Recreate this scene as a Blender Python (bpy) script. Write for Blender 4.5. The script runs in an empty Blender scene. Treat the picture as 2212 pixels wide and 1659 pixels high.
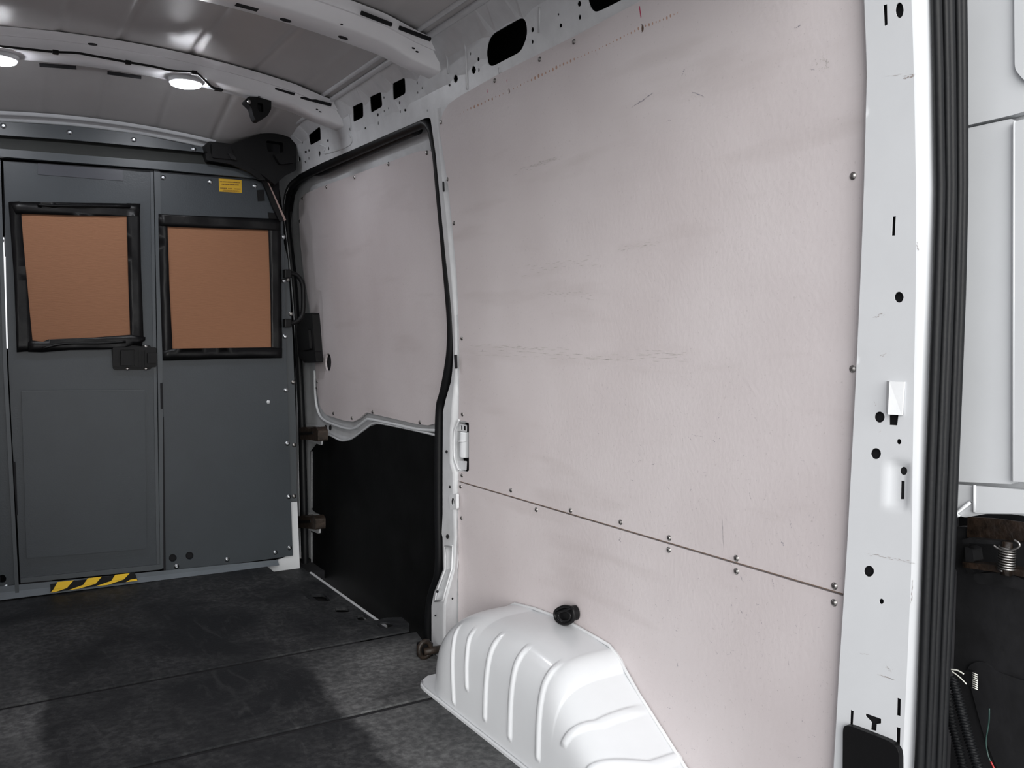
import bpy, bmesh, math, random
from mathutils import Vector, Matrix, geometry
random.seed(4)
sc = bpy.context.scene
COL = sc.collection
# ------------------------------------------------------------------ camera
YAW, PITCH, ROLL, FPX = math.radians(31.6625), math.radians(-3.1097), math.radians(-.384), 1881.7
CAM = Vector((0, 0, 1.1))
_f = Vector((math.sin(YAW)*math.cos(PITCH), math.cos(YAW)*math.cos(PITCH), math.sin(PITCH)))
_r = Vector((math.cos(YAW), -math.sin(YAW), 0)); _d = _f.cross(_r)
R2 = math.cos(ROLL)*_r + math.sin(ROLL)*_d
D2 = -math.sin(ROLL)*_r + math.cos(ROLL)*_d
cd = bpy.data.cameras.new('camera'); cam = bpy.data.objects.new('camera', cd); COL.objects.link(cam)
cd.sensor_width = 36; cd.lens = FPX/2212*36; cd.clip_start = .02; cd.clip_end = 200
m = Matrix.Identity(4)
for i in range(3):
    m[i][0] = R2[i]; m[i][1] = -D2[i]; m[i][2] = -_f[i]; m[i][3] = CAM[i]
cam.matrix_world = m
sc.camera = cam
# ------------------------------------------------------------------ world: bright overcast sky, slightly brighter overhead
w = bpy.data.worlds.new('world'); sc.world = w; w.use_nodes = True
nt = w.node_tree; bg = nt.nodes['Background']
tc = nt.nodes.new('ShaderNodeTexCoord'); sep = nt.nodes.new('ShaderNodeSeparateXYZ')
rp = nt.nodes.new('ShaderNodeValToRGB')
nt.links.new(tc.outputs['Generated'], sep.inputs[0]); nt.links.new(sep.outputs[2], rp.inputs[0])
rp.color_ramp.elements[0].position = 0; rp.color_ramp.elements[0].color = (.80, .82, .86, 1)
rp.color_ramp.elements[1].position = .8; rp.color_ramp.elements[1].color = (1.0, 1.0, 1.04, 1)
nt.links.new(rp.outputs[0], bg.inputs[0]); bg.inputs[1].default_value = .72
sc.view_settings.view_transform = 'Standard'; sc.view_settings.look = 'None'
sc.view_settings.gamma = 1; sc.view_settings.use_curve_mapping = False
sc.view_settings.exposure = .87
sd = bpy.data.lights.new('sun', 'SUN'); sd.energy = 2.7; sd.angle = math.radians(52); sd.color = (1, .99, .96)   # sun behind thin cloud, from behind and to the left
so = bpy.data.objects.new('sun', sd); COL.objects.link(so); so.rotation_mode = 'QUATERNION'
so.rotation_quaternion = Vector((0, 0, -1)).rotation_difference(Vector((.46, .86, -.21)))
LAMP_W = 16.0      # strength of the two roof lamps

# ------------------------------------------------------------------ geometry of the van (metres; x across, y forward, z up)
YB = 4.119                                  # bulkhead plane
XM = .465                                   # centre line
def XX(z):                                  # right inner side of the body
    if z <= .9: return 1.42
    if z <= 1.93: return 1.42-.075*((z-.9)/.92)**2
    x0 = 1.42-.075*((1.03)/.92)**2
    if z <= 2.0: return x0-(z-1.93)/.07*.026
    return x0-.026-(z-2.0)*1.1
def ZR(x, y):                               # roof
    z = 2.13-.085*((x-XM)/.785)**2
    if y > 3.6:
        t = max(0, min(1, (x-.95)/.3)); t = t*t*(3-2*t)
        z -= .15*(min(1.2, (y-3.6)/.55))**1.3*(1-.75*t)
    return z
def ray(u, v): return (R2*((u-1106)/FPX)+D2*((v-829.5)/FPX)+_f)
def solve(u, v, g, t0=.5, t1=8):
    d = ray(u, v); lo, hi = t0, t1; gl = g(CAM+d*lo)
    if gl*g(CAM+d*hi) > 0: 
        return CAM+d*hi
    for _ in range(42):
        mid = (lo+hi)/2
        if g(CAM+d*mid)*gl > 0: lo = mid
        else: hi = mid
    return CAM+d*lo
def hw(u, v, off=0):
    p = solve(u, v, lambda q: q.x-XX(q.z)-off); return (p.y, p.z)
def hx(u, v, x):
    d = ray(u, v); t = x/d.x; p = CAM+d*t; return (p.y, p.z)
def hb(u, v, y=YB):
    d = ray(u, v); t = y/d.y; p = CAM+d*t; return (p.x, p.z)
def hf(u, v, z=0):
    d = ray(u, v); t = (z-CAM.z)/d.z; p = CAM+d*t; return (p.x, p.y)
def hr(u, v, off=0):
    p = solve(u, v, lambda q: q.z-ZR(q.x, q.y)+off); return (p.x, p.y)
# ------------------------------------------------------------------ materials
MATS = {}
def mat(name, col, rough=.5, metal=0, noise=0, nscale=8, bump=0, bscale=60, spec=.5, emit=None, estr=0, coat=0, stretch=None):
    if name in MATS: return MATS[name]
    mt = bpy.data.materials.new(name); mt.use_nodes = True; n = mt.node_tree; b = n.nodes['Principled BSDF']
    b.inputs['Base Color'].default_value = (*col, 1); b.inputs['Roughness'].default_value = rough
    b.inputs['Metallic'].default_value = metal; b.inputs['Specular IOR Level'].default_value = spec
    if coat: b.inputs['Coat Weight'].default_value = coat; b.inputs['Coat Roughness'].default_value = .12
    if emit: b.inputs['Emission Color'].default_value = (*emit, 1); b.inputs['Emission Strength'].default_value = estr
    if noise or bump:
        t = n.nodes.new('ShaderNodeTexCoord'); mp = n.nodes.new('ShaderNodeMapping')
        n.links.new(t.outputs['Object'], mp.inputs[0])
        if stretch: mp.inputs['Scale'].default_value = stretch
    if noise:
        nz = n.nodes.new('ShaderNodeTexNoise'); nz.inputs['Scale'].default_value = nscale; nz.inputs['Detail'].default_value = 7
        nz.inputs['Roughness'].default_value = .6
        n.links.new(mp.outputs[0], nz.inputs['Vector'])
        rm = n.nodes.new('ShaderNodeMapRange'); rm.inputs[1].default_value = .3; rm.inputs[2].default_value = .7
        rm.inputs[3].default_value = 1-noise; rm.inputs[4].default_value = 1+noise
        n.links.new(nz.outputs[0], rm.inputs[0])
        mx = n.nodes.new('ShaderNodeVectorMath'); mx.operation = 'SCALE'; mx.inputs[0].default_value = col
        n.links.new(rm.outputs[0], mx.inputs['Scale']); n.links.new(mx.outputs[0], b.inputs['Base Color'])
    if bump:
        n2 = n.nodes.new('ShaderNodeTexNoise'); n2.inputs['Scale'].default_value = bscale; n2.inputs['Detail'].default_value = 4
        n.links.new(mp.outputs[0], n2.inputs['Vector'])
        bp = n.nodes.new('ShaderNodeBump'); bp.inputs['Strength'].default_value = bump; bp.inputs['Distance'].default_value = .004
        n.links.new(n2.outputs[0], bp.inputs['Height']); n.links.new(bp.outputs[0], b.inputs['Normal'])
    MATS[name] = mt
    return mt
WHITE = mat('white_paint', (.585, .60, .62), .28, noise=.03, nscale=5, coat=.3)
SEALW = mat('white_paint_dusty', (.56, .57, .585), .38, noise=.08, nscale=14, bump=.15, bscale=40)
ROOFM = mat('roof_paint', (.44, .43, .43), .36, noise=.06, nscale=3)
GREY = mat('bulkhead_grey', (.029, .036, .0425), .42, noise=.08, nscale=6, bump=.12, bscale=180)
GREYD = mat('bulkhead_grey_dark', (.022, .024, .022), .5, noise=.12, nscale=9)
GREYL = mat('bulkhead_frame', (.05, .058, .065), .4, noise=.06)
CARD = mat('cardboard', (.25, .115, .058), .8, noise=.05, nscale=30, bump=.25, bscale=30, stretch=(1, 1, 14))
TAPE = mat('black_tape', (.0035, .0035, .004), .38, bump=.35, bscale=25, spec=.22)
BOWP = mat('bow_paint_lit', (.80, .80, .82), .3, noise=.03)  # body white lifted on the bows in place of bounced light
BLACK = mat('black_plastic', (.004, .004, .0045), .5, bump=.1, spec=.22)
RUB = mat('black_rubber', (.005, .0055, .0065), .5, bump=.12, bscale=90, spec=.25)
VOID = mat('dark_cavity', (.006, .006, .008), .9)  # near-black that puts the shade of holes and cavities into colour
BLKPLY = mat('black_liner', (.0035, .0037, .004), .6, noise=.4, nscale=8, bump=.1, spec=.12)
STEEL = mat('zinc_steel', (.55, .58, .6), .28, metal=1)
STEELD = mat('worn_steel', (.32, .31, .3), .35, metal=1)
GREASE = mat('greasy_black_metal', (.012, .0075, .005), .35, noise=.8, nscale=50, bump=.5, bscale=70)
RUST = mat('rusty_black_metal', (.026, .018, .013), .5, metal=.3, noise=.7, nscale=40, bump=.4, bscale=60)
DARKM = mat('dark_metal', (.013, .013, .014), .4, metal=.4, noise=.5, nscale=30)
YEL = mat('yellow_tape', (.82, .52, .02), .4)
YELL = mat('yellow_label', (.55, .33, .012), .5)
PRINT = mat('brown_print', (.12, .05, .01), .6)
LED = mat('lamp_lens', (1, 1, 1), .3, emit=(.93, .95, 1.0), estr=LAMP_W*5)
RED = mat('red_marker', (.45, .02, .08), .6)
RUSTD = mat('rust_stain', (.42, .27, .21), .8, noise=.25, nscale=90)
SCUFF = mat('grey_scuff', (.30, .28, .31), .7, noise=.2, nscale=60)
SCUFFL = mat('faint_scuff', (.44, .41, .40), .7, noise=.2, nscale=60)
PLYE = mat('plywood_edge', (.17, .115, .085), .7)
WIREW = mat('white_wire', (.6, .6, .55), .4); WIREG = mat('green_wire', (.012, .035, .03), .4); WIRER = mat('red_wire', (.3, .01, .01), .4)
ASPH = mat('concrete_lot', (.40, .40, .395), .9, noise=.2, nscale=4, bump=.5, bscale=40)

def plywood():
    mt = bpy.data.materials.new('white_faced_plywood'); mt.use_nodes = True; n = mt.node_tree; L = n.links; b = n.nodes['Principled BSDF']
    b.inputs['Roughness'].default_value = .48; b.inputs['Specular IOR Level'].default_value = .35
    t = n.nodes.new('ShaderNodeTexCoord')
    def nz(scale, sx=(1, 1, 1), det=6, lo=.3, hi=.7, a=0., bb=1.):
        mp = n.nodes.new('ShaderNodeMapping'); mp.inputs['Scale'].default_value = sx; L.new(t.outputs['Object'], mp.inputs[0])
        q = n.nodes.new('ShaderNodeTexNoise'); q.inputs['Scale'].default_value = scale; q.inputs['Detail'].default_value = det
        L.new(mp.outputs[0], q.inputs['Vector'])
        r = n.nodes.new('ShaderNodeMapRange'); r.inputs[1].default_value = lo; r.inputs[2].default_value = hi
        r.inputs[3].default_value = a; r.inputs[4].default_value = bb; L.new(q.outputs[0], r.inputs[0]); return r.outputs[0]
    big = nz(2.2)
    m1 = n.nodes.new('ShaderNodeMix'); m1.data_type = 'RGBA'; m1.inputs[6].default_value = (.505, .458, .463, 1); m1.inputs[7].default_value = (.585, .542, .549, 1)
    L.new(big, m1.inputs[0])
    st = nz(5, (1, .35, 2.2), 8, .56, .78, 0, .38)          # lengthwise rub marks
    m2 = n.nodes.new('ShaderNodeMix'); m2.data_type = 'RGBA'; m2.inputs[7].default_value = (.37, .325, .315, 1)
    L.new(st, m2.inputs[0]); L.new(m1.outputs[2], m2.inputs[6])
    sp = nz(150, (1, 1, 1), 3, .66, .74, 0, .24)            # specks
    m3 = n.nodes.new('ShaderNodeMix'); m3.data_type = 'RGBA'; m3.inputs[7].default_value = (.25, .22, .22, 1)
    L.new(sp, m3.inputs[0]); L.new(m2.outputs[2], m3.inputs[6])
    L.new(m3.outputs[2], b.inputs['Base Color'])
    bp = n.nodes.new('ShaderNodeBump'); bp.inputs['Strength'].default_value = .12; bp.inputs['Distance'].default_value = .002
    L.new(nz(90, (1, 1, 1)), bp.inputs['Height']); L.new(bp.outputs[0], b.inputs['Normal'])
    return mt
PLY = plywood()
def matmat():
    mt = bpy.data.materials.new('dusty_rubber_mat'); mt.use_nodes = True; n = mt.node_tree; L = n.links; b = n.nodes['Principled BSDF']
    b.inputs['Roughness'].default_value = .62; b.inputs['Specular IOR Level'].default_value = .22
    t = n.nodes.new('ShaderNodeTexCoord')
    def nz(scale, lo, hi, a, bb, det=8, sx=(1, 1, 1), dist=0):
        mp = n.nodes.new('ShaderNodeMapping'); mp.inputs['Scale'].default_value = sx; L.new(t.outputs['Object'], mp.inputs[0])
        q = n.nodes.new('ShaderNodeTexNoise'); q.inputs['Scale'].default_value = scale; q.inputs['Detail'].default_value = det
        q.inputs['Roughness'].default_value = .65; q.inputs['Distortion'].default_value = dist; L.new(mp.outputs[0], q.inputs['Vector'])
        r = n.nodes.new('ShaderNodeMapRange'); r.inputs[1].default_value = lo; r.inputs[2].default_value = hi
        r.inputs[3].default_value = a; r.inputs[4].default_value = bb; L.new(q.outputs[0], r.inputs[0]); return r.outputs[0]
    def math_(op, a, b_):
        q = n.nodes.new('ShaderNodeMath'); q.operation = op
        for i, s in enumerate((a, b_)):
            if isinstance(s, (int, float)): q.inputs[i].default_value = s
            else: L.new(s, q.inputs[i])
        return q.outputs[0]
    sp = n.nodes.new('ShaderNodeSeparateXYZ'); L.new(t.outputs['Object'], sp.inputs[0])
    def band(sock, lo, hi):
        r = n.nodes.new('ShaderNodeMapRange'); r.interpolation_type = 'SMOOTHSTEP'; r.inputs[1].default_value = lo; r.inputs[2].default_value = hi
        L.new(sock, r.inputs[0]); return r.outputs[0]
    wob = nz(3, .2, .8, -.05, .05)
    xw = math_('ADD', sp.outputs[0], wob)
    right = math_('MULTIPLY', band(xw, .88, .93), band(math_('MULTIPLY', sp.outputs[1], -1), -3.0, -2.7))     # dusty strip beside the wheel arch
    left = math_('MULTIPLY', band(math_('MULTIPLY', xw, -1), -.17, -.12), band(math_('MULTIPLY', sp.outputs[1], -1), -3.9, -2.6))
    patch = nz(1.7, .42, .6, .45, 1.25, dist=.4)
    zone = math_('MULTIPLY', math_('ADD', math_('MULTIPLY', right, .8), math_('MULTIPLY', left, .8)), patch)
    cloud = nz(2.3, .40, .72, 0, 1, dist=.6); fine = nz(42, .42, .66, 0, 1); str_ = nz(7, .55, .72, 0, 1, sx=(2.2, .6, 1), dist=1.5)
    dust = math_('ADD', math_('MULTIPLY', zone, math_('ADD', math_('MULTIPLY', fine, .5), .45)),
                 math_('ADD', math_('MULTIPLY', math_('MULTIPLY', cloud, math_('ADD', math_('MULTIPLY', fine, .7), .2)), .55), math_('MULTIPLY', str_, .16)))
    spk = nz(190, .68, .74, 0, .5, 2)
    dust = math_('ADD', dust, spk)
    cl = n.nodes.new('ShaderNodeClamp'); L.new(dust, cl.inputs[0])
    mx = n.nodes.new('ShaderNodeMix'); mx.data_type = 'RGBA'; mx.inputs[6].default_value = (.0105, .0115, .0135, 1); mx.inputs[7].default_value = (.145, .147, .148, 1)
    L.new(cl.outputs[0], mx.inputs[0]); L.new(mx.outputs[2], b.inputs['Base Color'])
    bp = n.nodes.new('ShaderNodeBump'); bp.inputs['Strength'].default_value = .35; bp.inputs['Distance'].default_value = .003
    L.new(nz(70, 0, 1, 0, 1), bp.inputs['Height']); L.new(bp.outputs[0], b.inputs['Normal'])
    return mt
MATF = matmat()
# ------------------------------------------------------------------ object helpers
def link(name, me, mt, parent=None, smooth=False):
    o = bpy.data.objects.new(name, me); COL.objects.link(o)
    if mt is not None:
        me.materials.clear(); me.materials.append(mt)
    if smooth:
        for p in me.polygons: p.use_smooth = True
    if parent is not None: o.parent = parent
    return o
def raw(name, vs, fs, mt, parent=None, smooth=False):
    me = bpy.data.meshes.new(name); me.from_pydata([tuple(v) for v in vs], [], fs); me.update()
    bm = bmesh.new(); bm.from_mesh(me); bmesh.ops.remove_doubles(bm, verts=bm.verts, dist=1e-5)
    bmesh.ops.recalc_face_normals(bm, faces=bm.faces); bm.to_mesh(me); bm.free()
    return link(name, me, mt, parent, smooth)
def struct(o, label=None):
    o['kind'] = 'structure'
    if label: o['label'] = label
    return o
def thing(o, label, cat, group=None):
    o['label'] = label; o['category'] = cat
    if group: o['group'] = group
    return o
def empty(name, loc=(0, 0, 0)):
    o = bpy.data.objects.new(name, None); COL.objects.link(o); o.location = loc; o.empty_display_size = .05; return o
def fix(o, parent):                         # parent built in world space under an Empty that has a location
    o.parent = parent; o.matrix_parent_inverse = Matrix.Translation(-Vector(parent.location)); return o
def pip(p, poly):
    x, y = p; c = False; j = len(poly)-1
    for i in range(len(poly)):
        xi, yi = poly[i]; xj, yj = poly[j]
        if (yi > y) != (yj > y) and x < (xj-xi)*(y-yi)/(yj-yi)+xi: c = not c
        j = i
    return c
def plate(name, outline, holes, mp, mt, parent=None, thick=.002, step=.1, smooth=False):
    """sheet with real holes: outline/holes in surface parameters, mp(a, b, depth) puts them in space"""
    vs, es = [], []
    if step:
        dense = []
        for i, p in enumerate(outline):
            q = outline[(i+1) % len(outline)]; L_ = math.hypot(q[0]-p[0], q[1]-p[1]); k_ = max(1, int(L_/max(step, .05)))
            dense += [(p[0]+(q[0]-p[0])*j/k_, p[1]+(q[1]-p[1])*j/k_) for j in range(k_)]
        outline = dense
    for ring in [outline]+list(holes):
        k = len(vs); nn = len(ring)
        vs += [Vector(p) for p in ring]; es += [(k+i, k+(i+1) % nn) for i in range(nn)]
    x0 = min(p[0] for p in outline); x1 = max(p[0] for p in outline); y0 = min(p[1] for p in outline); y1 = max(p[1] for p in outline)
    if step:
        nx = int((x1-x0)/step); ny = int((y1-y0)/step)
        for i in range(1, nx+1):
            for j in range(1, ny+1):
                p = (x0+(x1-x0)*i/(nx+1), y0+(y1-y0)*j/(ny+1))
                if pip(p, outline) and not any(pip(p, h) for h in holes): vs.append(Vector(p))
    r = geometry.delaunay_2d_cdt(vs, es, [], 0, 1e-6)
    P, F = r[0], r[2]; keep = []
    for f in F:
        c = sum((P[i] for i in f), Vector((0, 0)))/len(f)
        if pip(c, outline) and not any(pip(c, h) for h in holes): keep.append(list(f))
    n = len(P); cnt = {}
    for f in keep:
        for i in range(len(f)):
            a, b = f[i], f[(i+1) % len(f)]; cnt[(a, b)] = 1
    V = [mp(p.x, p.y, 0) for p in P]
    FF = list(keep)
    if thick:
        V += [mp(p.x, p.y, thick) for p in P]
        FF += [[i+n for i in reversed(f)] for f in keep]
        for (a, b) in list(cnt):
            if (b, a) not in cnt: FF.append([a, a+n, b+n, b])
    used = sorted({i for f in FF for i in f}); ix = {k: i for i, k in enumerate(used)}
    return raw(name, [V[i] for i in used], [[ix[i] for i in f] for f in FF], mt, parent, smooth)
def onwall(off=0, d=1): return lambda a, b, t: Vector((XX(b)+off+t*d, a, b))
def onx(x): return lambda a, b, t: Vector((x+t, a, b))
def ony(y): return lambda a, b, t: Vector((a, y+t, b))
def onz(z): return lambda a, b, t: Vector((a, b, z-t))
def W(pts, off=0): return [hw(u, v, off) for u, v in pts]
def B(pts, y=YB): return [hb(u, v, y) for u, v in pts]
def X_(pts, x): return [hx(u, v, x) for u, v in pts]
def oval(u, v, a, b, n=14): return [(u+a*math.cos(2*math.pi*i/n), v+b*math.sin(2*math.pi*i/n)) for i in range(n)]
def rnd(pts, r, n=5):                       # round the corners of a polygon
    out = []; N = len(pts)
    for i in range(N):
        p = Vector(pts[i]); a = Vector(pts[i-1])-p; b = Vector(pts[(i+1) % N])-p
        ra = min(r, a.length*.45); rb = min(r, b.length*.45)
        A = p+a.normalized()*ra; Bq = p+b.normalized()*rb
        for k in range(n+1):
            t = k/n; q = A*(1-t)**2+p*2*t*(1-t)+Bq*t*t; out.append((q.x, q.y))
    return out
def spl(pts, n=6, closed=False):
    P = [Vector(p) for p in pts]; out = []; N = len(P)
    for i in range(N if closed else N-1):
        if closed: p0, p1, p2, p3 = P[i-1], P[i], P[(i+1) % N], P[(i+2) % N]
        else: p0, p1, p2, p3 = P[max(i-1, 0)], P[i], P[i+1], P[min(i+2, N-1)]
        for k in range(n):
            t = k/n
            out.append(.5*((2*p1)+(p2-p0)*t+(2*p0-5*p1+4*p2-p3)*t*t+(3*p1-p0-3*p2+p3)*t**3))
    if not closed: out.append(P[-1])
    return [tuple(q) for q in out]
def tube(name, pts, r, mt, parent=None, sides=10, closed=False, flat=None):
    pts = [Vector(p) for p in pts]; n = len(pts); vs = []; fs = []; up = None
    for i, p in enumerate(pts):
        if closed: t = pts[(i+1) % n]-pts[i-1]
        else: t = pts[min(i+1, n-1)]-pts[max(i-1, 0)]
        t.normalize()
        if up is None: up = Vector((0, 0, 1)) if abs(t.z) < .9 else Vector((1, 0, 0))
        s = t.cross(up).normalized(); up = s.cross(t).normalized()
        rr = r(i/(n-1)) if callable(r) else r
        for k in range(sides):
            a = 2*math.pi*k/sides; vs.append(p+s*math.cos(a)*rr+up*math.sin(a)*rr*(flat or 1))
    for i in range(n if closed else n-1):
        for k in range(sides):
            a = i*sides+k; b = i*sides+(k+1) % sides; c = ((i+1) % n)*sides+(k+1) % sides; d = ((i+1) % n)*sides+k
            fs.append([a, b, c, d])
    if not closed: fs += [list(range(sides-1, -1, -1)), list(range((n-1)*sides, n*sides))]
    return raw(name, vs, fs, mt, parent, True)
def box(name, a, b, mt, parent=None, bev=.003):
    bm = bmesh.new(); bmesh.ops.create_cube(bm, size=1)
    a, b = Vector(a), Vector(b)
    for v in bm.verts: v.co = Vector([(a[i]+b[i])/2+v.co[i]*abs(b[i]-a[i]) for i in range(3)])
    if bev: bmesh.ops.bevel(bm, geom=bm.edges[:], offset=bev, segments=2, affect='EDGES', profile=.6)
    me = bpy.data.meshes.new(name); bm.to_mesh(me); bm.free()
    return link(name, me, mt, parent)
def grid(name, f, nu, nv, mt, parent=None, smooth=True):
    vs = [f(i/nu, j/nv) for i in range(nu+1) for j in range(nv+1)]
    fs = [[i*(nv+1)+j, (i+1)*(nv+1)+j, (i+1)*(nv+1)+j+1, i*(nv+1)+j+1] for i in range(nu) for j in range(nv)]
    return raw(name, vs, fs, mt, parent, smooth)
def screw_mesh(r, mt, name='screw'):        # domed head with a cross recess, axis along +z
    vs = []; fs = []; prof = [(r*1.25, 0), (r*1.25, r*.12), (r, r*.18), (r*.86, r*.5), (r*.5, r*.72), (r*.2, r*.6)]
    n = 12
    for (q, h) in prof:
        for k in range(n):
            kk = 1 if k % 3 else (.82 if q < r*.9 else 1)
            vs.append((q*kk*math.cos(2*math.pi*k/n), q*kk*math.sin(2*math.pi*k/n), h))
    for i in range(len(prof)-1):
        for k in range(n): fs.append([i*n+k, i*n+(k+1) % n, (i+1)*n+(k+1) % n, (i+1)*n+k])
    fs.append([(len(prof)-1)*n+k for k in range(n)])
    me = bpy.data.meshes.new(name); me.from_pydata(vs, [], fs); me.update(); me.materials.append(mt)
    for p in me.polygons: p.use_smooth = True
    return me
SC_WALL = screw_mesh(.0058, STEELD); SC_BULK = screw_mesh(.009, STEEL, 'bulkhead_screw'); SC_DOOR = screw_mesh(.0065, STEELD, 'door_screw')
def place(name, me, loc, axis, parent=None):
    o = bpy.data.objects.new(name, me); COL.objects.link(o); o.location = loc
    o.rotation_mode = 'QUATERNION'; o.rotation_quaternion = Vector((0, 0, 1)).rotation_difference(Vector(axis))
    if parent: o.parent = parent
    return o
def interp(tab, v):
    if v <= tab[0][0]: return tab[0][1]+(tab[1][1]-tab[0][1])*(v-tab[0][0])/(tab[1][0]-tab[0][0])
    for (a, b), (c, d) in zip(tab, tab[1:]):
        if v <= c: return b+(d-b)*(v-a)/(c-a)
    return tab[-1][1]
# ================================================================== SETTING
# ---- outside ground
g = raw('ground', [(-40, -40, -.62), (40, -40, -.62), (40, 40, -.62), (-40, 40, -.62)], [[0, 1, 2, 3]], ASPH); struct(g)
# ---- floor
fl = box('floor', (-.52, .90, -.075), (1.165, 4.2, -.007), VOID, None, 0); struct(fl)
box('floor_side', (1.165, .93, -.075), (1.40, 2.62, -.007), VOID, fl, 0)
# step well of the sliding door, a pressed sill with shallow oval wells
sill_holes = [rnd([hf(*p, -.045) for p in q], .02) for q in (
    [(668, 1284), (700, 1283), (716, 1298), (690, 1300)], [(722, 1312), (752, 1312), (756, 1322), (726, 1323)], [(768, 1330), (787, 1326), (796, 1337), (775, 1341)])]
plate('sill', [(1.15, 2.70), (1.352, 2.70), (1.352, 4.24), (1.15, 4.24)], sill_holes, onz(-.045), MATF, fl, .012, .06)
box('sill_well', (1.15, 2.66, -.30), (1.58, 4.24, -.26), VOID, fl, 0)
box('sill_under', (1.15, 2.72, -.085), (1.345, 4.24, -.078), VOID, fl, 0)  # added dark sheet, stops light from below showing through the wells
box('sill_edge', (1.350, 3.13, -.075), (1.361, 4.04, -.040), SEALW, fl, .003)
box('rear_sill', (-.5, .86, -.10), (1.42, .92, .0), WHITE, fl, .01)
# ---- right body side
OPN = [(930, 257), (941, 333), (948, 405), (955, 480), (963, 560), (972, 640), (978, 700), (981, 771), (976, 825), (966, 862), (960, 889), (959, 1000), (959, 1110), (957, 1152), (960, 1230), (942, 1281), (937, 1308), (937, 1440)]
open_px = [(650, 1262), (646, 1080), (643, 900), (636, 740), (626, 600), (617, 500), (612, 455), (617, 420), (628, 396), (645, 377), (668, 365), (700, 350), (760, 324), (840, 289), (905, 261), (918, 255), (926, 254)]+OPN
openW = W(open_px)
openW = openW[:-1]+[(openW[-1][0], -.05)]; openW[0] = (openW[0][0], -.05)
rail_q = [[(666, 292), (690, 273), (693, 302), (670, 314)], [(760, 231), (783, 220), (785, 253), (763, 264)], [(797, 210), (823, 198), (826, 230), (801, 244)], [(846, 181), (874, 167), (876, 202), (849, 217)]]
HO = [rnd(W(q), .012, 3) for q in rail_q]
c6 = lambda x, y: (900+x/3.456, y/3.456)
HO.append(rnd(W([c6(*p) for p in [(570, 250), (780, 130), (815, 150), (828, 240), (800, 340), (770, 390), (565, 497), (530, 480), (517, 400), (535, 300)]]), .02, 3))
HO.append(rnd(W([c6(*p) for p in [(1268, -60), (1285, 30), (1310, 75), (1340, 90), (1380, 75), (1560, -15), (1590, -80), (1600, -160), (1575, -210), (1540, -220), (1320, -110)]]), .02, 3))
small = [(1016, 116, 1.5, 4), (1033, 128, 3, 5), (1023, 151, 5, 9), (1034, 151, 2, 5), (984, 170, 5, 9), (971, 184, 2.5, 3), (1150, 64, 3.5, 6), (1150, 90, 2.5, 5), (1206, 31, 2, 3), (1211, 55, 3.5, 5), (1251, 8, 4.5, 6.5), (1252, 37, 3, 6),
 (901, 179, 1.4, 4), (912, 190, 1.4, 3), (902, 200, 1.4, 3), (863, 222, 2, 4), (865, 241, 1.5, 3), (875, 238, 3, 3), (829, 211, 1.5, 3), (839, 234, 1.2, 2.5), (830, 240, 1.2, 2.5), (816, 248, 2, 4), (817, 266, 1.5, 4), (789, 277, 2, 2.5), (756, 279, 2, 3), (758, 296, 1.5, 3.5), (708, 304, 2, 3.5), (710, 321, 1.5, 4), (653, 308, 1.2, 3), (660, 328, 3, 2.5), (667, 325, 1.5, 3.5), (690, 332, 2.2, 6), (647, 344, 2.5, 6), (667, 342, 1.2, 3), (659, 350, 1.8, 2.5), (939, 246, 3.5, 8), (943, 270, 1.5, 3), (923, 239, 1.2, 3)]
for s in small: HO.append(W(oval(*s, n=8)))
HO.append(rnd(W([(986, 911), (1016, 914), (1016, 1020), (986, 1014)]), .006, 3))
outl = [(1.04, -.06)]+[(openW[-1][0]-.0, -.06)]+list(reversed(openW))+[(openW[0][0], -.06), (4.45, -.06), (4.45, 2.055), (1.04, 2.055)]
wr = plate('wall_right', outl, HO, onwall(0), SEALW, None, .0025, .07)
struct(wr)
# return flange of the door opening and the outer skin that closes the cavity
vs, fs = [], []
for (a, b) in openW: vs += [(XX(b)+.002, a, b), (XX(b)+(.018 if a > 3.9 and b < 1.7 else .048), a, b)]
for i in range(len(openW)-1): fs.append([2*i, 2*i+1, 2*i+3, 2*i+2])
raw('door_jamb', vs, fs, BLACK, wr)
def skinf(s, t):
    z = -.35+2.6*t; x = 1.56 if z < 1.1 else 1.56-.10*((z-1.1)/1.1)**2
    return (x, .98+3.6*s, z)
grid('cavity_dark_skin', skinf, 6, 14, VOID, wr)  # outer skin coloured near-black to put shade into the cavity
grid('cavity_roof', lambda s_, t_: (1.22+.36*s_, .92+3.7*t_, 2.09), 2, 2, VOID, wr)
box('cavity_light_stop', (1.43, .955, -.3), (1.60, .965, 2.1), VOID, wr, 0)  # unseen sheet added to keep daylight out of the cavity
for i, (dx, dz, rr) in enumerate([(0, 0, .011), (-.036, .012, .009)]):
    tube('roof_bead', [(1.247+dx, y, 2.050+dz) for y in (.95, 2.0, 3.0, 3.9, 4.3)], rr, SEALW, wr, 8)
# rail strengthening ribs around the openings
for (u0, v0, u1, v1) in [(1164, 15, 1163, 70), (1076, 146, 1079, 160)]:
    a = hw(u0, v0, -.003); b = hw(u1, v1, -.003)
    tube('pressed_rib', [(XX(a[1]), a[0], a[1]), (XX(b[1]), b[0], b[1])], .004, SEALW, wr, 6)
# folds and sheet overlaps around the feet of the roof bows
for pp in ([(1003, 78), (1006, 120), (1008, 160), (1009, 194)], [(960, 95), (966, 130), (968, 160)], [(752, 240), (757, 262), (758, 282)], [(690, 312), (703, 318), (702, 332), (757, 312), (755, 285)]):
    tube('pressed_rib', [(XX(b_)-.001, a_, b_) for a_, b_ in W(spl(pp, 4), -.001)], .0035, SEALW, wr, 6)
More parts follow.
